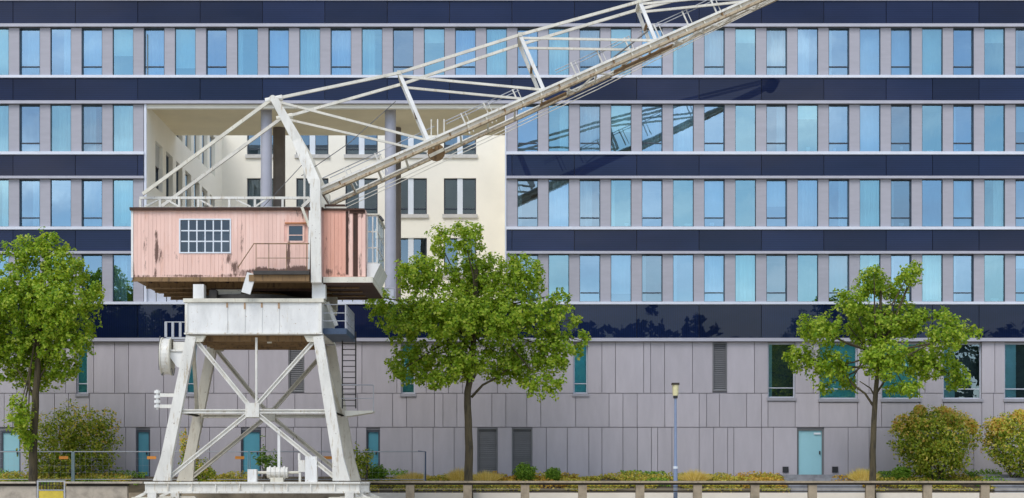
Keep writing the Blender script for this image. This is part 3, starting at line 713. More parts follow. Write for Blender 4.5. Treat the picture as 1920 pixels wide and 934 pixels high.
part(MB().box(X(655, YF), X(684.5, YF), HF - .045, HF - .021, zrf - .13, zrf - .022), 'rusted_fascia', 'brown_rust')
part(MB().box(X(577.5, YF), X(584.5, YF), HF - .035, HF + .02, zfl_h, zrf - .03), 'dark_gap_strip', 'brown_rust')  # dark strip on the wall, shade of the gap beside the mast column
rf = part(MB().box(hx0 - .06, X(606, YF), HF - .14, HB + .1, zrf - .02, zrf + .085), 'house_roof', 'brown_rust')
part(MB().box(X(606, YF) + .002, X(683, YF), HF - .1, HB + .08, zrf - .02, zrf + .05), 'cabin_roof', 'brown_rust')
part(MB().box(X(609, YF), X(648, YF), HF + .1, HB - .6, zrf + .052, zrf + .14), 'roof_box', 'cream_steel', rf)
part(MB().box(X(607, YF), X(645, YF), HF + .2, HB - .8, zrf + .142, zrf + .24), 'roof_box_lid', 'brown_rust', rf)
# floor frame under the house
fl = part(MB().box(hx0 + .02, hx3 - .0, HF, HB, zfl_h - .07, zfl_h - .002), 'house_floor', 'rust')
part(MB().box(hx0 + .02, hx1, HF - .02, HF + .06, zfl_h - .16, zfl_h - .001), 'floor_edge_beam', 'rust', fl)
for k, y in enumerate((HF + .9, HF + 2.4, HF + 3.9, HB - .1)): part(MB().ibeam((hx0 + .35 + .05 * k, y, zfl_h - .2), (hx3 - .3, y, zfl_h - .2), .16, .25, .035), 'floor_beam', 'rust', fl)
for k in range(9): part(MB().box(hx0 + .5 + k * .95, hx0 + .58 + k * .95, HF + .1, HB - .15, zfl_h - .13, zfl_h - .071), 'cross_joist', 'brown_rust', fl)
part(MB().box(X(388, YF), X(580, YF), HF + .8, HB - .9, zfl_h - .42, zfl_h - .331), 'drip_tray', 'brown_rust', fl)
# ledge on the right
lg = part(MB().box(X(606, YF), X(699, YF), HF - .15, HB, Z(530, YF), Z(519.5, YF)), 'side_ledge', 'cream_steel')
part(MB().box(X(606, YF), X(698, YF), HF - .1, HB - .02, Z(533, YF), Z(530, YF) - .002), 'ledge_lip', 'brown_rust', lg)
part(MB().prism([(X(686, YF), Z(518.8, YF)), (X(699, YF), Z(518.8, YF)), (X(712, YF), Z(492, YF)), (X(686, YF), Z(492, YF))], HF + .25, HB - .8), 'sloped_apron', 'white_clean')
# windows of the house
f = MB(); t = .045
f.box(wu0 - .05, wu1 + .05, HF - .05, HF + .01, wz1, wz1 + .05); f.box(wu0 - .05, wu1 + .05, HF - .05, HF + .01, wz0 - .05, wz0); f.box(wu0 - .05, wu0, HF - .05, HF + .01, wz0, wz1); f.box(wu1, wu1 + .05, HF - .05, HF + .01, wz0, wz1)
for k in range(1, 6): x = wu0 + (wu1 - wu0) * k / 6; f.box(x - t/2, x + t/2, HF - .03, HF + .01, wz0, wz1)
for k in range(1, 3):
    z = wz0 + (wz1 - wz0) * k / 3
    for j in range(6): xa = wu0 + (wu1 - wu0) * j / 6 + t/2; xb = wu0 + (wu1 - wu0) * (j + 1) / 6 - t/2; f.box(xa, xb, HF - .028, HF + .008, z - t/2, z + t/2)
hw = part(f, 'house_window', 'mull')
for j in range(6):
    for k in range(3):
        x = wu0 + (wu1 - wu0) * j / 6; z = wz0 + (wz1 - wz0) * k / 3; dx = (wu1 - wu0) / 6; dz = (wz1 - wz0) / 3
        tl = rnd.uniform(-.006, .006)
        part(MB().add([(x+.02,HF-.008,z+.02),(x+dx-.02,HF-.008+tl,z+.02),(x+dx-.02,HF-.008+tl,z+dz-.02),(x+.02,HF-.008,z+dz-.02)], [(0,1,2,3)]), 'pane', M['house_glass'], hw)
part(MB().box(wu0 + .7, wu1 - .1, HF + .5, HF + 1.3, zfl_h, wz0 + .72), 'winch_cabinet', 'grey_rail')
part(MB().box(hx0 + .2, hx3 - .2, HF + 1.6, HF + 1.65, zfl_h, zrf), 'partition', 'dark_machine')
f = MB(); f.box(su0 - .03, su0 + .04, HF - .04, HF + .01, sz0, sz1); f.box(su1 - .04, su1 + .03, HF - .04, HF + .01, sz0, sz1); f.box(su0 + .04, su1 - .04, HF - .04, HF + .01, sz0 - .03, sz0 + .04); f.box(su0 + .04, su1 - .04, HF - .04, HF + .01, sz1 - .04, sz1 + .03); f.box(su0 + .04, su1 - .04, HF - .03, HF + .005, (sz0+sz1)/2 - .08, (sz0+sz1)/2 - .05)
sw = part(f, 'small_window', 'pink')
part(MB().box(su0 - .1, su1 + .1, HF - .12, HF - .022, sz1 + .035, sz1 + .08), 'lintel', 'lintel', sw)
part(MB().add([(su0+.04,HF-.005,sz0+.04),(su1-.04,HF-.005,sz0+.04),(su1-.04,HF-.005,sz1-.04),(su0+.04,HF-.005,sz1-.04)], [(0,1,2,3)]), 'pane', M['house_glass'], sw)
# glazed driver's bay at the right end
gx0, gx1, gz0, gz1 = hx3 + .005, X(706, YF), Z(491, YF), Z(399, YF)
gy0, gy1 = HF + .5, HB - 1.1
f = MB(); t = .05
for y in (gy0, gy1):
    for x in (gx0 + t/2, (gx0 + gx1)/2 + .02, gx1 - t/2): f.box(x - t/2, x + t/2, y - t/2, y + t/2, gz0, gz1)
for z in (gz0 + t/2, gz0 + (gz1 - gz0) * .33, gz0 + (gz1 - gz0) * .66, gz1 - t/2):
    f.box(gx0, gx1, gy0 - t/2 + .004, gy0 + t/2 - .004, z - t/2, z + t/2); f.box(gx1 - t + .004, gx1 - .004, gy0, gy1, z - t/2 + .003, z + t/2 - .003)
for k in range(1, 4):
    y = gy0 + (gy1 - gy0) * k / 4; f.box(gx1 - t, gx1, y - t/2, y + t/2, gz0, gz1)
gb = part(f, 'glazed_bay', 'white')
part(MB().box(gx0 - .02, gx1 + .06, gy0 - .08, gy1 + .06, gz1 + .002, gz1 + .05), 'bay_roof', 'cream_steel', gb)
part(MB().add([(gx0,gy0,gz0),(gx1,gy0,gz0),(gx1,gy0,gz1),(gx0,gy0,gz1)], [(0,1,2,3)]), 'pane', M['glass_clear'], gb)
part(MB().add([(gx1-.02,gy0,gz0),(gx1-.02,gy1,gz0),(gx1-.02,gy1,gz1),(gx1-.02,gy0,gz1)], [(0,1,2,3)]), 'pane', M['glass_clear'], gb)
part(MB().box(gx0, gx1, gy0, gy1, gz0 - .06, gz0 - .002), 'bay_floor', 'white', gb)
part(MB().tube([(gx1 + .08, gy0, gz1 - .05), (gx1 + .2, gy0 - .1, gz1 - .22)], .05, 6), 'bay_lamp', 'black', gb)
# front balcony with thin rails and plank strut
BY = HF - .7
bl = part(MB().box(X(479, YF), X(582, YF), BY, HF - .03, Z(518, YF) + .002, Z(511, YF)), 'balcony', 'dark_machine')
part(MB().box(X(470, YF), X(582, YF), BY + .1, HF - .03, Z(530, YF), Z(518, YF)), 'balcony_underside', 'rust', bl)
r = MB(); y = BY + .04
r.tube([P(446, 502, y), P(476, 457, y), P(580, 457, y)], .022, 6); r.tube([P(482, 484, y), P(580, 484, y)], .012, 5)
for u in (480, 504, 537, 575): r.tube([P(u, 457, y), P(u, 512, y)], .014, 5)
part(r, 'balcony_rail', 'rust', bl)
part(MB().bar(P(472, 513, BY + .2), P(461, 550, BY + .2), .12, .33), 'strut_plank', 'white_clean')
# mast column and A-frame
MY = (67.05, 70.35)
apex = P(515, 187, MY[0]); kneep = P(592, 345, MY[0]); pbase = P(595, 532, MY[0])
for i, y in enumerate(MY):
    m = 'white' if i == 0 else 'cream_steel'
    a, k, p0 = at(apex, y), at(kneep, y), at(pbase, y)
    mid = (a * .5 + k * .5) + Vector((.10, 0, .02))
    y_ = -.28 if i == 0 else 0
    part(MB().bar(k + Vector((.02, y_ + .02, .12)), p0 + Vector((0, y_ + .02, 0)), .34, .37), 'mast_column', m)
    part(MB().bar(a, mid, .3, .27, .3, .36).bar(mid + (a - mid).normalized() * .03, k + Vector((0, y_, 0)), .302, .36, .302, .42), 'mast_leg', m)
part(MB().tube([apex + Vector((-.06, -.12, .02)), at(apex, MY[1]) + Vector((-.06, .12, .02))], .13, 10), 'mast_crosshead', 'white')
part(MB().cyl(apex + Vector((-.34, .05, -.05)), apex + Vector((.28, .05, .08)), .12, 10), 'stay_shackle', 'white'); part(MB().cyl(at(apex, MY[1]) + Vector((-.34, .05, -.05)), at(apex, MY[1]) + Vector((.28, .05, .08)), .12, 10), 'stay_shackle', 'cream_steel')
for s in (.33, .62): part(MB().bar(apex.lerp(kneep, s), at(apex.lerp(kneep, s), MY[1]), .16, .16), 'mast_crossbar', 'cream_steel')
part(MB().tube([at(P(571, 312, 67.5), 67.5), P(571, 385, 67.5)], .045, 6), 'mast_rod', 'white')
part(MB().bar(P(567, 388, 67.2), P(592, 365, 67.2), .14, .12), 'mast_bracket', 'white'); part(MB().bar(P(566, 388, 66.9), P(580, 425, 66.9), .08, .1), 'mast_bracket', 'cream_steel')
part(MB().bar(P(581, 395, 66.8), P(579, 505, 66.8), .05, .07), 'ladder_stile', 'white_clean')
# back stays
for i, y in enumerate(MY):
    a = at(apex, y) + Vector((-.15, 0, -.02)); e = at(P(268, 364, MY[0]), y)
    part(MB().bar(a, e, .11, .12), 'back_stay', 'cream_steel' if i == 0 else 'rod')
# roof rail frame
for i, y in enumerate((67.3, 70.6)):
    zt, zb = Z(370.5, 67.3), zrf + .09; x0, x1 = X(262, 67.3), X(580, 67.3)
    b = MB(); b.box(x0, x1, y - .05, y + .05, zt - .06, zt + .03); b.box(x0, x1, y - .045, y + .045, zb, zb + .05)
    for u in (263, 300, 336, 372, 430, 478, 530, 578): xx = X(u, 67.3); b.box(xx - .04, xx + .04, y - .04, y + .04, zb + .05, zt - .06)
    for (u0, u1) in ((300, 272), (310, 336), (372, 398), (440, 470), (500, 478)): b.bar((X(u0, 67.3), y, zt - .05), (X(u1, 67.3), y, zb + .06), .05, .06)
    part(b, 'roof_frame', 'white' if i == 0 else 'cream_steel')
for (u0, u1, h) in ((298, 306, .22), (322, 332, .18), (384, 392, .25), (452, 470, .2), (494, 520, .16), (540, 560, .2)):
    part(MB().box(X(u0, 68.5), X(u1, 68.5), 68.3, 69.2, zrf + .087, zrf + .087 + h), 'roof_winch', 'dark_machine')
# jib
foot = P(603, 359, 67.6); tipp = P(1620, -86, 69.0); YM = 69.0
def jl(s, side):                                             # point on the lower chord, side -1 front / +1 rear
    x = foot.x + (tipp.x - foot.x) * s; z = foot.z + (tipp.z - foot.z) * s
    return Vector((x, YM + side * (1.4 + (.35 - 1.4) * s), z))
def s_at(u):                                                 # chord parameter where the front chord crosses photo column u
    s = .5
    for _ in range(30):
        p = jl(s, -1); s += (X(u, p.y) - p.x) / (tipp.x - foot.x)
    return s
jd = (jl(1, -1) - jl(0, -1)).normalized(); up = Vector((-jd.z, 0, jd.x)).normalized()
for side, m in ((-1, 'white'), (1, 'white')):
    lo = Vector((0, 0, 0)) if side < 0 else -up * .06
    hh, tt_ = (.31, .085) if side < 0 else (.17, .05)
    part(MB().ibeam(jl(0, side) + lo, jl(1, side) + lo, .26 if side < 0 else .2, hh, tt_, .05, (0, 1, 2)), 'jib_chord', [M['white'], M['jib_low'], M['jib_web']])
    for k in range(1, 30):
        if side > 0: break
        p = jl(k / 30, side); part(MB().bar(p - up * .075 + Vector((0, -.05, 0)), p + up * .075 + Vector((0, -.05, 0)), .09, .05), 'chord_stiffener', 'rust' if k % 3 == 1 else 'cream_steel')
for k in range(0, 21): s = k / 20; part(MB().bar(jl(s, -1) - up * .08, jl(s, 1) - up * .08, .07, .08), 'cross_member', 'jib_web')
for k in range(13, 30): s0, s1 = k / 30, (k + 1) / 30; part(MB().bar(jl(s0, -1 if k % 2 else 1) - up * .1, jl(s1, 1 if k % 2 else -1) - up * .1, .06, .06), 'lacing_bar', 'jib_web')
for k, (sa, sb) in enumerate(((s_at(1010), s_at(1060)), (s_at(1150), s_at(1260)))):
    part(MB().bar((jl(sa, -1) + jl(sa, 1)) / 2 - up * .17, (jl(sb, -1) + jl(sb, 1)) / 2 - up * .17, .5, .04), 'walkway_plank', 'rust')
posts = [((748, 134), 806), ((975, 63), 1022), ((1200, 1), 1232)]
tops, bots = [], []
for (ut, vt), ub in posts:
    sb = s_at(ub); pf = jl(sb, -1)
    tx = X(ut, pf.y); tz = Z(vt, pf.y)
    hw_ = (YM - pf.y)
    tt = {s: Vector((tx, YM + s * hw_ * .8, tz)) for s in (-1, 1)}; bb = {s: jl(sb, s) + up * .12 for s in (-1, 1)}
    tops.append(tt); bots.append(bb)
    for s in (-1, 1): part(MB().bar(tt[s], bb[s], .12, .13), 'jib_post', 'white_clean' if s < 0 else 'white')
    part(MB().bar(tt[-1] + Vector((0, -.1, 0)), tt[1] + Vector((0, .1, 0)), .14, .14), 'post_head', 'cream_steel')
    part(MB().bar(tt[-1].lerp(bb[-1], .5), tt[1].lerp(bb[1], .5), .09, .09), 'post_crossbar', 'rust')
ap = {-1: apex + Vector((.1, 0, .05)), 1: at(apex, MY[1]) + Vector((.1, 0, .05))}
tip = {-1: jl(.985, -1) + up * .2, 1: jl(.985, 1) + up * .2}
chain = [ap] + tops + [tip]
for s in (-1, 1):
    for a, c in zip(chain, chain[1:]): part(MB().bar(a[s], c[s], .09, .105), 'tie_rod', 'rod')
    for a, c in ((ap, bots[0]), (tops[0], bots[1]), (tops[1], bots[2])): part(MB().bar(a[s] - Vector((0, 0, .12)), c[s], .08, .085), 'jib_diagonal', 'rod')
    part(MB().bar(tops[2][s] - Vector((0, 0, .1)), jl(s_at(1440), s) + up * .1, .08, .085), 'jib_diagonal', 'rod')
# walkway handrail along the rear chord
st = [640, 700, 868, 912, 968, 1080, 1130, 1182, 1238, 1292, 1345, 1400]
hp = []
for u in st:
    s = s_at(u + 14); p = jl(s, 1) + up * .15; hp.append(s)
    for q, w_ in ((0, .055), (.17, .03)): part(MB().bar(p + jd * q, p + up * .85 + jd * q, w_, w_), 'handrail_post', 'white')
for i in (0, 2, 5, 8):
    j = {0: 1, 2: 4, 5: 7, 8: 11}[i]
    for h in (.97, .86): part(MB().tube([jl(hp[i] - .03, 1) + up * h, jl(hp[j] + .01, 1) + up * h], .018, 5), 'handrail', 'grey_rail')
for (s0, s1) in ((0.0, .22),): part(MB().tube([jl(s0, 1) + up * .97, jl(s1, 1) + up * .97], .018, 5), 'handrail', 'grey_rail')
for k in range(3):
    s = s_at(812 + 12 * k); p = jl(s, -1) + up * .16; part(MB().tube([p, p + Vector((0, 0, .7 - .1 * k))], .022, 5), 'locking_pin', 'white')
pb = part(MB().cyl(P(818, 286, 68.5), P(818, 286, 68.75), .33, 16), 'rope_pulley', 'rust'); part(MB().bar(P(805, 293, 68.4), P(832, 280, 68.4), .06, .12), 'pulley_cheek', 'cream_steel', pb)
for pts_, r_ in (([P(565, 330, 68.6), P(655, 268, 68.6), P(742, 190, 68.8)], .016), ([P(490, 392, 69), P(575, 300, 69)], .014), ([P(1150, 108, 68.6), P(1215, 58, 68.6)], .03)):
    part(MB().tube(pts_, r_, 5), 'hoist_rope', 'cable')
for q_, y_ in ((-.42, .55), (-.50, .75)): part(MB().tube([jl(.0, y_) + up * q_, jl(.5, y_) + up * (q_ + .1), jl(.985, y_) + up * .0], .016, 5), 'hoist_rope', 'rod')
jh = part(MB().cyl(jl(.985, -1) - Vector((0, .1, .1)), jl(.985, 1) + Vector((0, .1, -.1)), .28, 18), 'jib_head_sheave', 'dark_machine')
# cable drum on the left leg
dx0, dx1, dyc, dz = X(300, YF), X(318, YF), YF + .45, Z(667, YF)
dr = part(MB().cyl((dx0 + .04, dyc, dz), (dx1 - .02, dyc, dz), .66, 28), 'cable_drum', 'white')
for x in (dx0, dx1 - .03): part(MB().cyl((x, dyc, dz), (x + .035, dyc, dz), .70, 28), 'drum_flange', 'cream_steel', dr)
part(MB().cyl((dx1, dyc, dz), (X(345, YF), dyc, dz), .09, 10), 'drum_axle', 'white', dr)
part(MB().prism([(X(311, YF), Z(660, YF)), (X(346, YF), Z(660, YF)), (X(339, YF), Z(690, YF)), (X(331, YF), Z(688, YF))], YF + .1, YF + .2), 'drum_bracket', 'white_clean', dr)
part(MB().box(X(319, YF), X(349, YF), YF + .05, YF + .8, Z(659, YF), Z(655, YF)), 'drum_shelf', 'white', dr); part(MB().box(X(322, YF), X(343, YF), YF + .3, YF + .7, Z(654.8, YF), Z(640, YF)), 'drum_gearbox', 'white', dr)
b = MB()
for (u, w) in ((304, 7), (325, 6)):
    b.tube([P(u - w/2 + w * t / 8, 690 + 14 * math.sin(math.pi * t / 8), YF + .2) for t in range(9)], .018, 5)
b.tube([P(300, 630, YF + .3), P(297, 660, YF + .3), P(298, 694, YF + .3)], .018, 5)
part(b, 'cable_loop', 'cable', dr)
b = MB()
for u in (311, 324, 338): b.bar(P(u, 604, YF + .5), P(u, 632, YF + .5), .07, .09)
b.tube([P(309, 604, YF + .5), P(350, 604, YF + .5)], .02, 5); b.box(X(309, YF), X(346, YF), YF + .3, YF + .7, Z(635, YF), Z(631, YF))
part(b, 'drum_guard_rail', 'grey_rail')
# collector insulators on two arms
for v in (741, 762): part(MB().bar(P(300, v, YF + .25), P(334, v, YF + .25), .1, .13), 'collector_arm', 'white')
b = MB()
for v in (735, 744, 753, 762): b.cyl(P(295, v - 2.5, YF + .25), P(295, v + 2.5, YF + .25), .115, 10)
b.cyl(P(295, 731, YF + .25), P(295, 768, YF + .25), .05, 8)
part(b, 'insulator_stack', 'white_clean')
# right-hand upper platform, ladder and lower landing
PY0, PY1 = YF + .4, YB - 1.0
pl = part(MB().box(X(603.5, YF), X(648, YF), PY0, PY1, Z(625, YF), Z(614, YF)), 'side_platform', 'navy_steel')
b = MB()
for u in (646,):
    for k in range(6): y = PY0 + (PY1 - PY0) * k / 5; b.bar((X(u, YF), y, Z(614, YF)), (X(u, YF), y, Z(568, YF)), .04, .04)
    for v in (569, 585, 600): b.bar((X(u, YF), PY0, Z(v, YF)), (X(u, YF), PY1, Z(v, YF)), .03, .03)
for v in (569, 585, 600): b.bar((X(605, YF), PY0, Z(v, YF)), (X(646, YF), PY0, Z(v, YF)), .028, .028)
for k in range(24): y = PY0 + (PY1 - PY0) * k / 23; b.bar((X(646, YF), y, Z(614, YF)), (X(646, YF), y, Z(569, YF)), .012, .012)
part(b, 'platform_rail', 'grey_rail', pl)
part(MB().bar(P(614, 567, YF + 1), P(631, 611, YF + 1), .12, .14), 'platform_strut', 'white', pl)
LY = YF + 3.6
b = MB(); 
for u in (642, 667): b.bar(P(u, 622, LY), P(u, 766, LY), .04, .05)
for k in range(13): v = 634 + k * 10.6; b.bar(P(642, v, LY), P(667, v, LY), .035, .035)
part(b, 'access_ladder', 'dark_machine')
ld = part(MB().prism([(X(648, LY), Z(771, LY)), (X(701, LY), Z(771, LY)), (X(701, LY), Z(774, LY)), (X(650, LY), Z(782, LY))], LY - .5, LY + .5), 'landing', 'cream_steel')
b = MB()
for v, rr in ((722, .025), (747, .015)): b.tube([P(640, v, LY - .45), P(700, v, LY - .45)], rr, 5)
b.tube([P(700, 722, LY - .45), P(700, 771, LY - .45)], .02, 5)
part(b, 'landing_rail', 'grey_rail', ld)

# ---------------------------------------------------------------- parapet, railing, fence, lamp
RY = 73.2
pw = thing('concrete_parapet', (X(110, RY), RY, 0), 'solid weathered concrete parapet wall with brown coping to the left of the crane', 'wall')
for (u0, u1) in ((-180, -55), (-54, 70), (125.5, 240)):
    part(MB().box(X(u0, RY), X(u1, RY), RY - .15, RY + .15, -.01, Z(912, RY)), 'wall_panel', 'concrete', pw)
    part(MB().box(X(u0, RY) - .0, X(u1 + (30 if u1 == 240 else 0), RY), RY - .3, RY + .25, Z(906.6, RY), Z(903, RY)), 'coping', 'concrete', pw)
    part(MB().box(X(u0, RY), X(u1, RY) , RY - .10, RY + .12, Z(911.9, RY), Z(906.6, RY) - .002), 'coping_shade_strip', 'darkbar', pw)  # solid dark strip, the coping's shadow put into its colour
gt = thing('mesh_gate', (X(98, RY), RY, 0), 'small steel mesh gate with a yellow board closing the gap in the concrete parapet', 'gate')
b = MB(); xa, xb = X(71.5, RY), X(124.5, RY); zt = Z(901, RY)
for x in (xa + .03, xb - .03): b.box(x - .03, x + .03, RY - .2, RY - .14, 0, zt)
b.box(xa + .06, xb - .06, RY - .195, RY - .145, zt - .06, zt); b.box(xa + .06, xb - .06, RY - .195, RY - .145, Z(919, RY) - .02, Z(919, RY) + .02)
part(b, 'gate_frame', 'grey_rail', gt)
b = MB()
for k in range(1, 9): x = xa + (xb - xa) * k / 9; b.bar((x, RY - .17, Z(919, RY)), (x, RY - .17, zt), .02, .03)
b.bar((xa, RY - .17, Z(910, RY)), (xb, RY - .17, Z(910, RY)), .02, .03)
part(b, 'gate_mesh', 'darkbar', gt)
part(MB().box(xa + .08, xb - .08, RY - .18, RY - .16, .1, Z(920.5, RY)), 'gate_board', 'yellow', gt)

ra = thing('concrete_railing', (X(1300, RY), RY, 0), 'long quay railing of concrete posts under a brown cap with two thin bars', 'railing')
pu = [769 + 107.7 * k for k in range(-1, 13)]
for u in pu[1:]:
    x = X(u, RY); part(MB().box(x - .17, x + .17, RY - .14, RY + .14, -.01, Z(909.4, RY)), 'railing_post', 'concrete_brown', ra)
for a, c in zip(pu, pu[1:]):
    a = max(a, 676); xa, xc = X(a, RY) + .004, X(c, RY) - .004
    part(MB().box(xa, xc, RY - .24, RY + .24, Z(905.6, RY), Z(901.8, RY)), 'railing_cap', 'concrete_brown', ra)
    part(MB().box(xa, xc, RY - .1, RY + .1, Z(909.4, RY) + .002, Z(905.6, RY) - .002), 'cap_shade_strip', 'darkbar', ra)  # strip coloured dark for the shade under the cap
    g = .172
    part(MB().box(xa + g, xc - g, RY - .02, RY + .02, Z(913.6, RY), Z(912.4, RY)), 'railing_bar', 'darkbar', ra)
    part(MB().box(xa + g, xc - g, RY - .02, RY + .02, Z(917.6, RY), Z(916.6, RY)), 'railing_bar', 'palebar', ra)
    part(MB().box(xa + g, xc - g, RY - .02, RY + .02, Z(922.4, RY), Z(920.4, RY)), 'railing_bar', 'darkbar', ra)

FY = 76.2
cl = ['left', 'right']
fu = [-30, 137, 302, 467, 632, 797]
for k, (a, c) in enumerate(zip(fu, fu[1:])):
    lab = ['crossing the left tree trunk', 'between the left shrub and the crane leg', 'behind the left half of the crane portal', 'behind the right half of the crane portal', 'ending beside the middle tree'][k]
    t = thing('site_fence_panel', (X((a + c) / 2, FY), FY, ZB - .2), 'wire mesh site fence panel ' + lab, 'fence', 'site fence panels along the building')
    xa, xc = X(a, FY) + .04, X(c, FY) - .04; zb, zt = Z(899, FY), Z(847, FY)
    b = MB(); b.tube([(xa, FY, zb - .15), (xa, FY, zt), (xc, FY, zt), (xc, FY, zb - .15)], .024, 6); b.tube([(xa, FY, zb), (xc, FY, zb)], .015, 5)
    part(b, 'fence_frame', 'grey_rail', t)
    b = MB()
    for i in range(1, 15): x = xa + (xc - xa) * i / 15; b.bar((x, FY, zb), (x, FY, zt), .003, .003)
    for i in range(1, 4): z = zb + (zt - zb) * i / 4; b.bar((xa, FY, z), (xc, FY, z), .003, .003)
    part(b, 'fence_mesh', 'grey_rail', t)
    if k < 4: part(MB().box(X(c - 26, FY), X(c - 9, FY), FY - .03, FY - .01, Z(861, FY), Z(855.5, FY)), 'clamp_board', 'orange', t)
    if k == 4: part(MB().tube([(xc + .06, FY, zb - .1), (xc + .06, FY, zt), (xc - .25, FY, zt + .02)], .03, 6), 'end_post', 'navy_steel', t)
    if k == 0: part(MB().box(X(134, FY), X(140, FY), FY - .05, FY + .05, zb - .1, zt), 'end_post', 'teal_post', t)

LYp = 73.9
lp = thing('street_lamp', (X(1266, LYp), LYp, 0), 'slim blue grey street lamp with cream lantern head behind the railing', 'lamp')
x = X(1266.5, LYp)
part(MB().tube([(x, LYp, 0), (x, LYp, Z(879, LYp))], .085, 12), 'lamp_base', 'lampblue', lp)
part(MB().tube([(x, LYp, Z(879, LYp)), (x, LYp, Z(874.5, LYp))], .1, 12), 'lamp_collar', 'mull', lp)
part(MB().tube([(x, LYp, Z(874.5, LYp)), (x, LYp, Z(747, LYp))], .065, 12, r2=.05), 'lamp_pole', 'lampblue', lp)
part(MB().tube([(x, LYp, .0), (x, LYp, .42)], .095, 12), 'lamp_foot', 'black', lp)
part(MB().tube([(x, LYp, Z(747, LYp)), (x, LYp, Z(742, LYp))], .09, 12), 'lantern_base', 'black', lp)
part(MB().tube([(x, LYp, Z(742, LYp)), (x, LYp, Z(722, LYp))], .11, 14, r2=.135), 'lantern_glass', 'lampglass', lp)
part(MB().box(x - .15, x + .15, LYp - .15, LYp + .15, Z(722, LYp), Z(718, LYp)), 'lantern_lid', 'darkbar', lp)

# ---------------------------------------------------------------- vegetation
def leaf(b, c, size, nrm, rr):
    n = nrm.normalized(); a = n.orthogonal().normalized(); t = rr.uniform(0, 6.283)
    a = a * math.cos(t) + n.cross(a) * math.sin(t); w = n.cross(a)
    s = size * rr.uniform(.7, 1.3)
    b.add([c - a * s * .6, c + w * s * .42 + n * s * .12, c + a * s * .6, c - w * s * .42 + n * s * .12], [(0, 1, 2, 3)])
def rv(rr):
    while True:
        p = Vector((rr.uniform(-1, 1), rr.uniform(-1, 1), rr.uniform(-1, 1)))
        if .05 < p.length < 1: return p.normalized()
def foliage(b, blobs, n, size, rr, clump=15, spread=.19, shell=.42, droop=0):
    """blobs: (centre, (rx, ry, rz), weight)"""
    tot = [bl[1][0] * bl[1][1] * bl[1][2] * bl[2] for bl in blobs]
    for _ in range(n // clump):
        c, r_, _w = rr.choices(blobs, tot)[0]
        d = rv(rr); q = rr.random() ** shell
        wob = 1 + .32 * noise.noise(d * 2.5 + c)
        p = c + Vector((d.x * r_[0], d.y * r_[1], d.z * r_[2])) * (q * wob)
        k = rr.randint(int(clump * .5), int(clump * 1.5))
        for _ in range(k):
            o = rv(rr) * (spread * rr.random() ** .5)
            nn = (d * .7 + rv(rr) * .9 + Vector((0, -.15, .55)))
            leaf(b, p + o, size, nn, rr)
def tree(name, label, Y, trunk, blobs, n, limbs, seed, tr0, tr1, size=.115, yspread=1.0):
    rr = random.Random(seed); base = P(trunk[0][0], V0, Y); base.z = 0
    t = thing(name, (base.x, Y, 0), label, 'tree', 'young trees along the quay railing')
    pts = [Vector((base.x, Y, -.02))] + [P(u, v, Y) for u, v in trunk[1:]]
    fine = []
    for a, c in zip(pts, pts[1:]):
        k = max(2, int((c - a).length / .5))
        for i in range(k):
            w = .012 if a is pts[0] else .02
            fine.append(a.lerp(c, i / k) + Vector((rr.uniform(-w, w), rr.uniform(-w, w), 0)))
    fine.append(pts[-1])
    tk = MB().tube(fine, tr0, 12, r2=tr1).build('trunk', M['bark'], t, smooth=True)
    bl = []
    for (u, v, ru, rv_) in blobs:
        s = Y / F; off = rr.uniform(-1, 1) * yspread
        c = P(u, v, Y); c.y += off; rx, rz = ru * s, rv_ * s
        bl.append((c, (rx, (rx + rz) / 2 * 1.05, rz), 1.0 if min(ru, rv_) > 26 else 1.4))
    for k, (c, r_, _w) in enumerate(bl):
        s0 = rr.uniform(.15, .75); st = fine[int(len(fine) * (1 - .32 * (1 - s0))) - 1]
        mid = st.lerp(c, .5) + Vector((rr.uniform(-.15, .15), rr.uniform(-.15, .15), -.12))
        MB().tube([st, st.lerp(mid, .5) + Vector((0, 0, -.03)), mid, mid.lerp(c, .6), c], .055, 7, r2=.012).build('limb', M['bark'], t, smooth=True)
        b = MB()
    for path, r0 in limbs:
        MB().tube([P(u, v, Y + .1 * j) for j, (u, v) in enumerate(path)], r0, 8, r2=r0 * .5).build('limb', M['bark'], t, smooth=True)
    b = MB(); foliage(b, bl, n, size, rr)
    # twigs inside the crown
    cr = b.build('crown', M['leaf'], t); return t
tree('young_maple', 'full green maple with straight trunk in front of the two grey louvers', 74.3,
     [(878, 934), (879, 840), (877, 735), (884, 690), (892, 600), (893, 500)],
     [(872,452,40,32),(822,448,20,32),(790,515,48,42),(755,498,16,20),(900,520,70,52),(985,525,46,40),(968,490,22,18),(1035,590,44,38),(940,595,74,52),(845,595,74,54),(765,600,50,44),(712,572,24,36),(697,560,10,12),(775,675,50,42),(745,700,18,22),(862,675,62,45),(955,678,62,42),(1040,655,50,46),(1018,722,42,28),(1092,640,14,20),(1078,596,14,14),(822,715,36,16),(880,430,30,14),(1050,555,18,14)],
     44000, [([(884, 745), (905, 722), (935, 706), (965, 680)], .06), ([(880, 722), (868, 690), (850, 640)], .05), ([(886, 715), (905, 670), (930, 600)], .05)], 5, .2, .08)
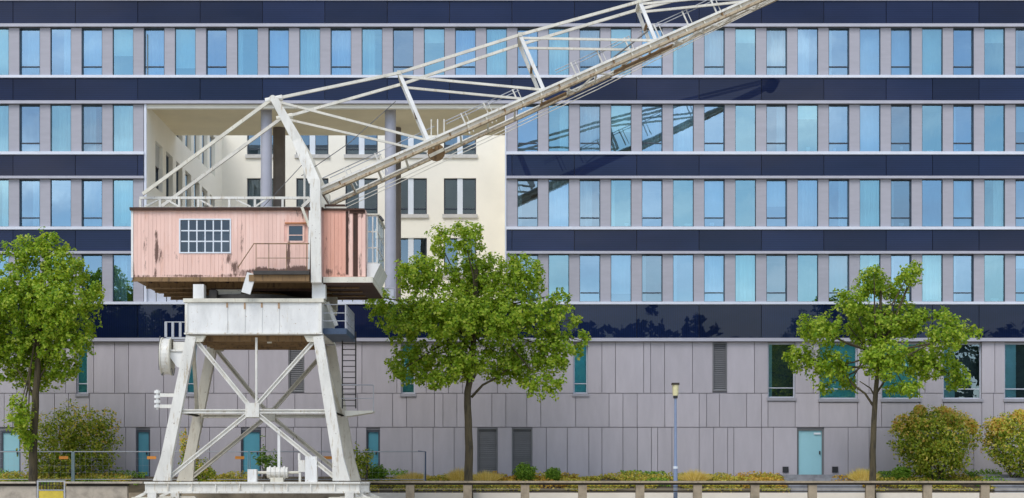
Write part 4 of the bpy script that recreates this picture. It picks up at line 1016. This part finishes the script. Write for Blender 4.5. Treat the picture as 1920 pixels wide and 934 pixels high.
tree('young_maple', 'open crowned maple growing beside the pale cyan door', 74.6,
     [(1637, 934), (1636, 850), (1641, 760), (1646, 690), (1650, 600), (1652, 545)],
     [(1703,516,26,20),(1722,498,8,16),(1688,545,26,26),(1640,530,34,26),(1632,512,16,10),(1590,572,32,26),(1583,548,12,10),(1540,622,46,32),(1505,612,18,18),(1508,668,28,26),(1555,688,46,34),(1640,608,56,44),(1708,598,46,34),(1775,628,42,32),(1824,620,12,14),(1745,676,56,36),(1650,675,46,40),(1798,706,28,26),(1690,732,36,16),(1545,726,26,14),(1770,590,20,14),(1600,720,24,14)],
     24000, [([(1640, 765), (1622, 738), (1600, 722), (1575, 690)], .055), ([(1641, 745), (1632, 728), (1612, 715)], .04), ([(1645, 735), (1665, 705), (1705, 650)], .045), ([(1647, 690), (1630, 660), (1590, 610)], .04), ([(1648, 660), (1672, 610), (1700, 540)], .04)], 8, .155, .05)
tree('young_maple', 'dense tall maple at the left edge with leafy shoots low on its trunk', 74.3,
     [(62, 934), (62, 850), (66, 760), (70, 690), (74, 600), (78, 520)],
     [(85,462,40,26),(118,462,16,20),(40,482,42,36),(108,510,56,44),(30,555,60,56),(112,575,66,56),(160,560,28,36),(186,546,18,16),(50,640,66,52),(128,638,56,44),(60,698,54,36),(15,690,36,36),(-40,600,55,110),(-70,500,40,50),(120,690,34,24),(168,612,18,20),(44,780,24,40),(52,820,22,26),(30,800,12,20)],
     41000, [([(66, 745), (48, 715), (30, 690)], .05), ([(68, 720), (85, 690), (110, 650)], .05)], 21, .2, .08)

def shrub(name, label, Y, blobs, n, seed, leafm, tip=0, size=.1, group=None, cat='shrub', clump=9, stems=True, yr=1.0, spread=.16):
    rr = random.Random(seed); u0 = sum(b_[0] for b_ in blobs) / len(blobs); zb = Z(895, Y)
    t = thing(name, (X(u0, Y), Y, zb - .1), label, cat, group); s = Y / F
    bl = [(P(u, v, Y), (ru * s, (ru + rv_) / 2 * s * yr, rv_ * s), 1.0) for u, v, ru, rv_ in blobs]
    if stems:
        for k in range(7):
            c = rr.choice(bl)[0]; st = Vector((X(u0, Y) + rr.uniform(-.25, .25), Y + rr.uniform(-.2, .2), zb - .1))
            MB().tube([st, st.lerp(c, .5) + Vector((0, 0, .1)), c], .028, 6, r2=.008).build('stem', M['bark'], t)
    b = MB(); foliage(b, bl, n, size, rr, clump, spread, .35); b.build('foliage', M[leafm], t)
    if tip:
        zlo = min(q[0].z - q[1][2] for q in bl); zhi = max(q[0].z + q[1][2] for q in bl); zmid = zlo + .58 * (zhi - zlo)
        b = MB()
        for _ in range(tip * 2):
            c, r_, _w = rr.choice(bl); d = rv(rr)
            if c.z + d.z * r_[2] < zmid and rr.random() < .9: continue
            p = c + Vector((d.x * r_[0], d.y * r_[1], d.z * r_[2])) * rr.uniform(.9, 1.12)
            for _k in range(4): leaf(b, p + rv(rr) * .07, size * .8, d + rv(rr) * .8, rr)
        tag(b.build('leaf_tips', M['leaf_tip'], t), kind='stuff')
    return t
shrub('large_shrub', 'big olive shrub behind the trunk of the left edge tree', 78.3, [(130,800,70,40),(95,840,55,50),(165,840,55,50),(190,800,35,32),(120,870,75,30),(200,850,25,40),(75,880,35,25)], 9500, 31, 'leaf_dark', 160, yr=.7, spread=.27)
shrub('large_shrub', 'rounded red and gold tipped shrub between the right tree and photo edge', 77.3, [(1752,825,72,52),(1700,820,32,36),(1800,815,35,38),(1755,862,62,34),(1745,787,52,20),(1700,795,22,16),(1790,787,24,16),(1822,800,9,12),(1826,830,9,10),(1720,865,30,24),(1770,772,12,8),(1725,770,10,8)], 10500, 32, 'leaf_dark', 900, spread=.27)
shrub('large_shrub', 'red and gold tipped shrub cut off by the right edge of the photo', 77.4, [(1912,830,60,52),(1865,825,28,36),(1930,865,60,30),(1900,795,40,18),(1872,800,16,14),(1915,780,14,10),(1852,835,8,12),(1960,820,40,50)], 8000, 33, 'leaf_dark', 750, spread=.27)
shrub('green_weeds', 'scrubby weeds with reddish leaves growing inside the left leg of the crane portal', 74.0, [(372,880,26,22),(350,866,14,26),(392,888,16,16),(345,835,6,26),(365,850,8,24)], 1500, 34, 'leaf_dark', 130, .085)
shrub('green_weeds', 'thin leafy weeds behind the small motor on the crane base', 76.6, [(502,866,24,18),(485,858,14,12),(525,872,14,12),(494,835,5,24)], 700, 35, 'leaf_box', 0, .085)
shrub('green_weeds', 'tangled dark weeds between the crane foot and the round box bush', 76.4, [(676,872,18,26),(690,856,10,18),(668,850,8,18)], 900, 36, 'leaf_dark', 0, .085)
for i, (u, v, r, lab) in enumerate(((705, 886, 20, 'dark round box bush beside the right foot of the crane'), (984, 884, 20, 'round green box bush in front of the right hand grey louver'),
                             (1037, 889, 15, 'smaller flattened box bush right of the two louvers'), (1690, 887, 17, 'small low box bush between the right tree and the big shrub'))):
    shrub('box_bush', lab, 77.0, [(u, v, r, r * .78), (u, v + 6, r * .95, r * .62)], 4200, 40 + i, 'leaf_box', 0, .055, 'clipped box bushes in the bed', 'bush', 4, False, 1.0, .05)
def tuft(u, v0, w, h, Y, n, seed, m, lab):
    rr = random.Random(seed); b = MB(); c = P(u, 897, Y)
    for _ in range(n):
        a = rr.uniform(-1, 1); e = rr.uniform(-.6, .6); hh = h * Y / F * rr.uniform(.2, 1.05) * (1 - .6 * abs(a)); p = c + Vector((a * w * Y / F * .6, e, -.1))
        q = p + Vector((a * w * Y / F * .35 + rr.uniform(-.22, .22), rr.uniform(-.15, .15), hh + .1)); k = .011
        b.add([p + Vector((-k, 0, 0)), p + Vector((k, 0, 0)), q], [(0, 1, 2)])
    o = b.build('grass_tuft', M[m], loc=(c.x, Y, c.z - .1)); tag(o, lab, 'grass', 'ornamental grass tufts in the bed'); return o
tuft(1302, 0, 32, 20, 77.2, 1500, 1, 'grass_gold', 'pale gold grass tuft just right of the street lamp')
tuft(1617, 0, 30, 24, 77.0, 1500, 2, 'grass_gold', 'golden grass tuft left of the right tree trunk')
tuft(862, 0, 26, 24, 77.0, 1300, 3, 'grass_gold', 'straw coloured grass tuft left of the middle tree trunk')
tuft(912, 0, 30, 18, 77.0, 1300, 4, 'grass_gold', 'straw coloured grass tuft right of the middle tree trunk')
tuft(775, 0, 36, 16, 77.0, 1300, 5, 'grass_gold', 'low straw grass tuft at the end of the site fence')
def cover(name, spans_, m, dens, h, seed, lab, yr=(75.4, 78.4)):
    rr = random.Random(seed); b = MB()
    for (u0, u1) in spans_:
        x0, x1 = X(u0, 77), X(u1, 77); n = int((x1 - x0) * (yr[1] - yr[0]) * dens)
        for _ in range(n):
            x = rr.uniform(x0, x1); y = rr.uniform(*yr); f = (y - 75.3) / 3.3
            dn = noise.noise(Vector((x * .8, y * .8, seed)))
            if dn < -.15: continue
            z = ZT + (ZB - ZT) * f + rr.random() * h * (.6 + dn)
            leaf(b, Vector((x, y, z)), .085, rv(rr) * .8 + Vector((0, -.4, .8)), rr)
    tag(b.build(name, M[m]), lab, 'ground cover', None, 'stuff')
cover('ground_cover', [(-100, 240), (330, 460), (690, 1475), (1612, 1852), (1990, 2060)], 'cover', 420, .27, 3, 'low yellow green ground cover along the foot of the grey wall')
cover('orange_ground_cover', [(1000, 1090), (920, 975), (1385, 1470), (1560, 1640)], 'grass_orange', 300, .28, 9, 'orange brown ground cover in patches beside the box bushes', (76, 78.5))
cover('dark_ground_cover', [(-60, 260), (690, 760), (1170, 1255), (1640, 1900)], 'leaf_box', 260, .2, 14, 'dark green creeping plants at the foot of the wall', (76.5, 79.3))
# terrace planting seen under the crane cabin
for k, (u, w_, lab) in enumerate(((500, 60, 'leafy terrace planting seen in the gap under the middle of the pink cabin'), (655, 50, 'leafy grey green terrace planting under the right end of the pink cabin'))):
    Yt = 82.5; rr = random.Random(60 + k); b = MB(); c = P(u, 545, Yt); s = Yt / F
    foliage(b, [(c, (w_ * s, .6, 24 * s), 1.0)], 2600, .1, rr, 8, .15, .4)
    t = thing('terrace_plant', (c.x, Yt, zfl), lab, 'plant'); b.build('foliage', M['leaf_dark'], t)
    MB().box(c.x - w_ * s * .8, c.x + w_ * s * .8, Yt - .25, Yt + .25, zfl + .002, zfl + .35).build('planter', M['stone_sill'], t)

# far wood on the opposite bank, mirrored in the glossy panels and ground floor glass
rr = random.Random(77); b = MB()
for k in range(64):
    x = -95 + k * 3.0 + rr.uniform(-2, 2); y = -70 + rr.uniform(-8, 8); h = 21.3 + 5 * noise.noise(Vector((x * .045, 3.1, 0))) + rr.uniform(-1.5, 2.2)
    r_ = rr.uniform(2.6, 4.2)
    bl = [(Vector((x, y, h - r_)), (r_, r_, r_), 1), (Vector((x + rr.uniform(-2, 2), y, h * .55)), (r_ * 1.2, r_, h * .35), 1), (Vector((x, y, h * .25)), (r_ * 1.1, r_, h * .25), 1)]
    foliage(b, bl, 1500, .95, rr, 10, .8, .5)
tag(b.build('far_wood', M['leaf_far'], loc=(0, -70, 0)), 'dark far-off wood on the opposite bank mirrored in the navy panels', 'wood', None, 'stuff')
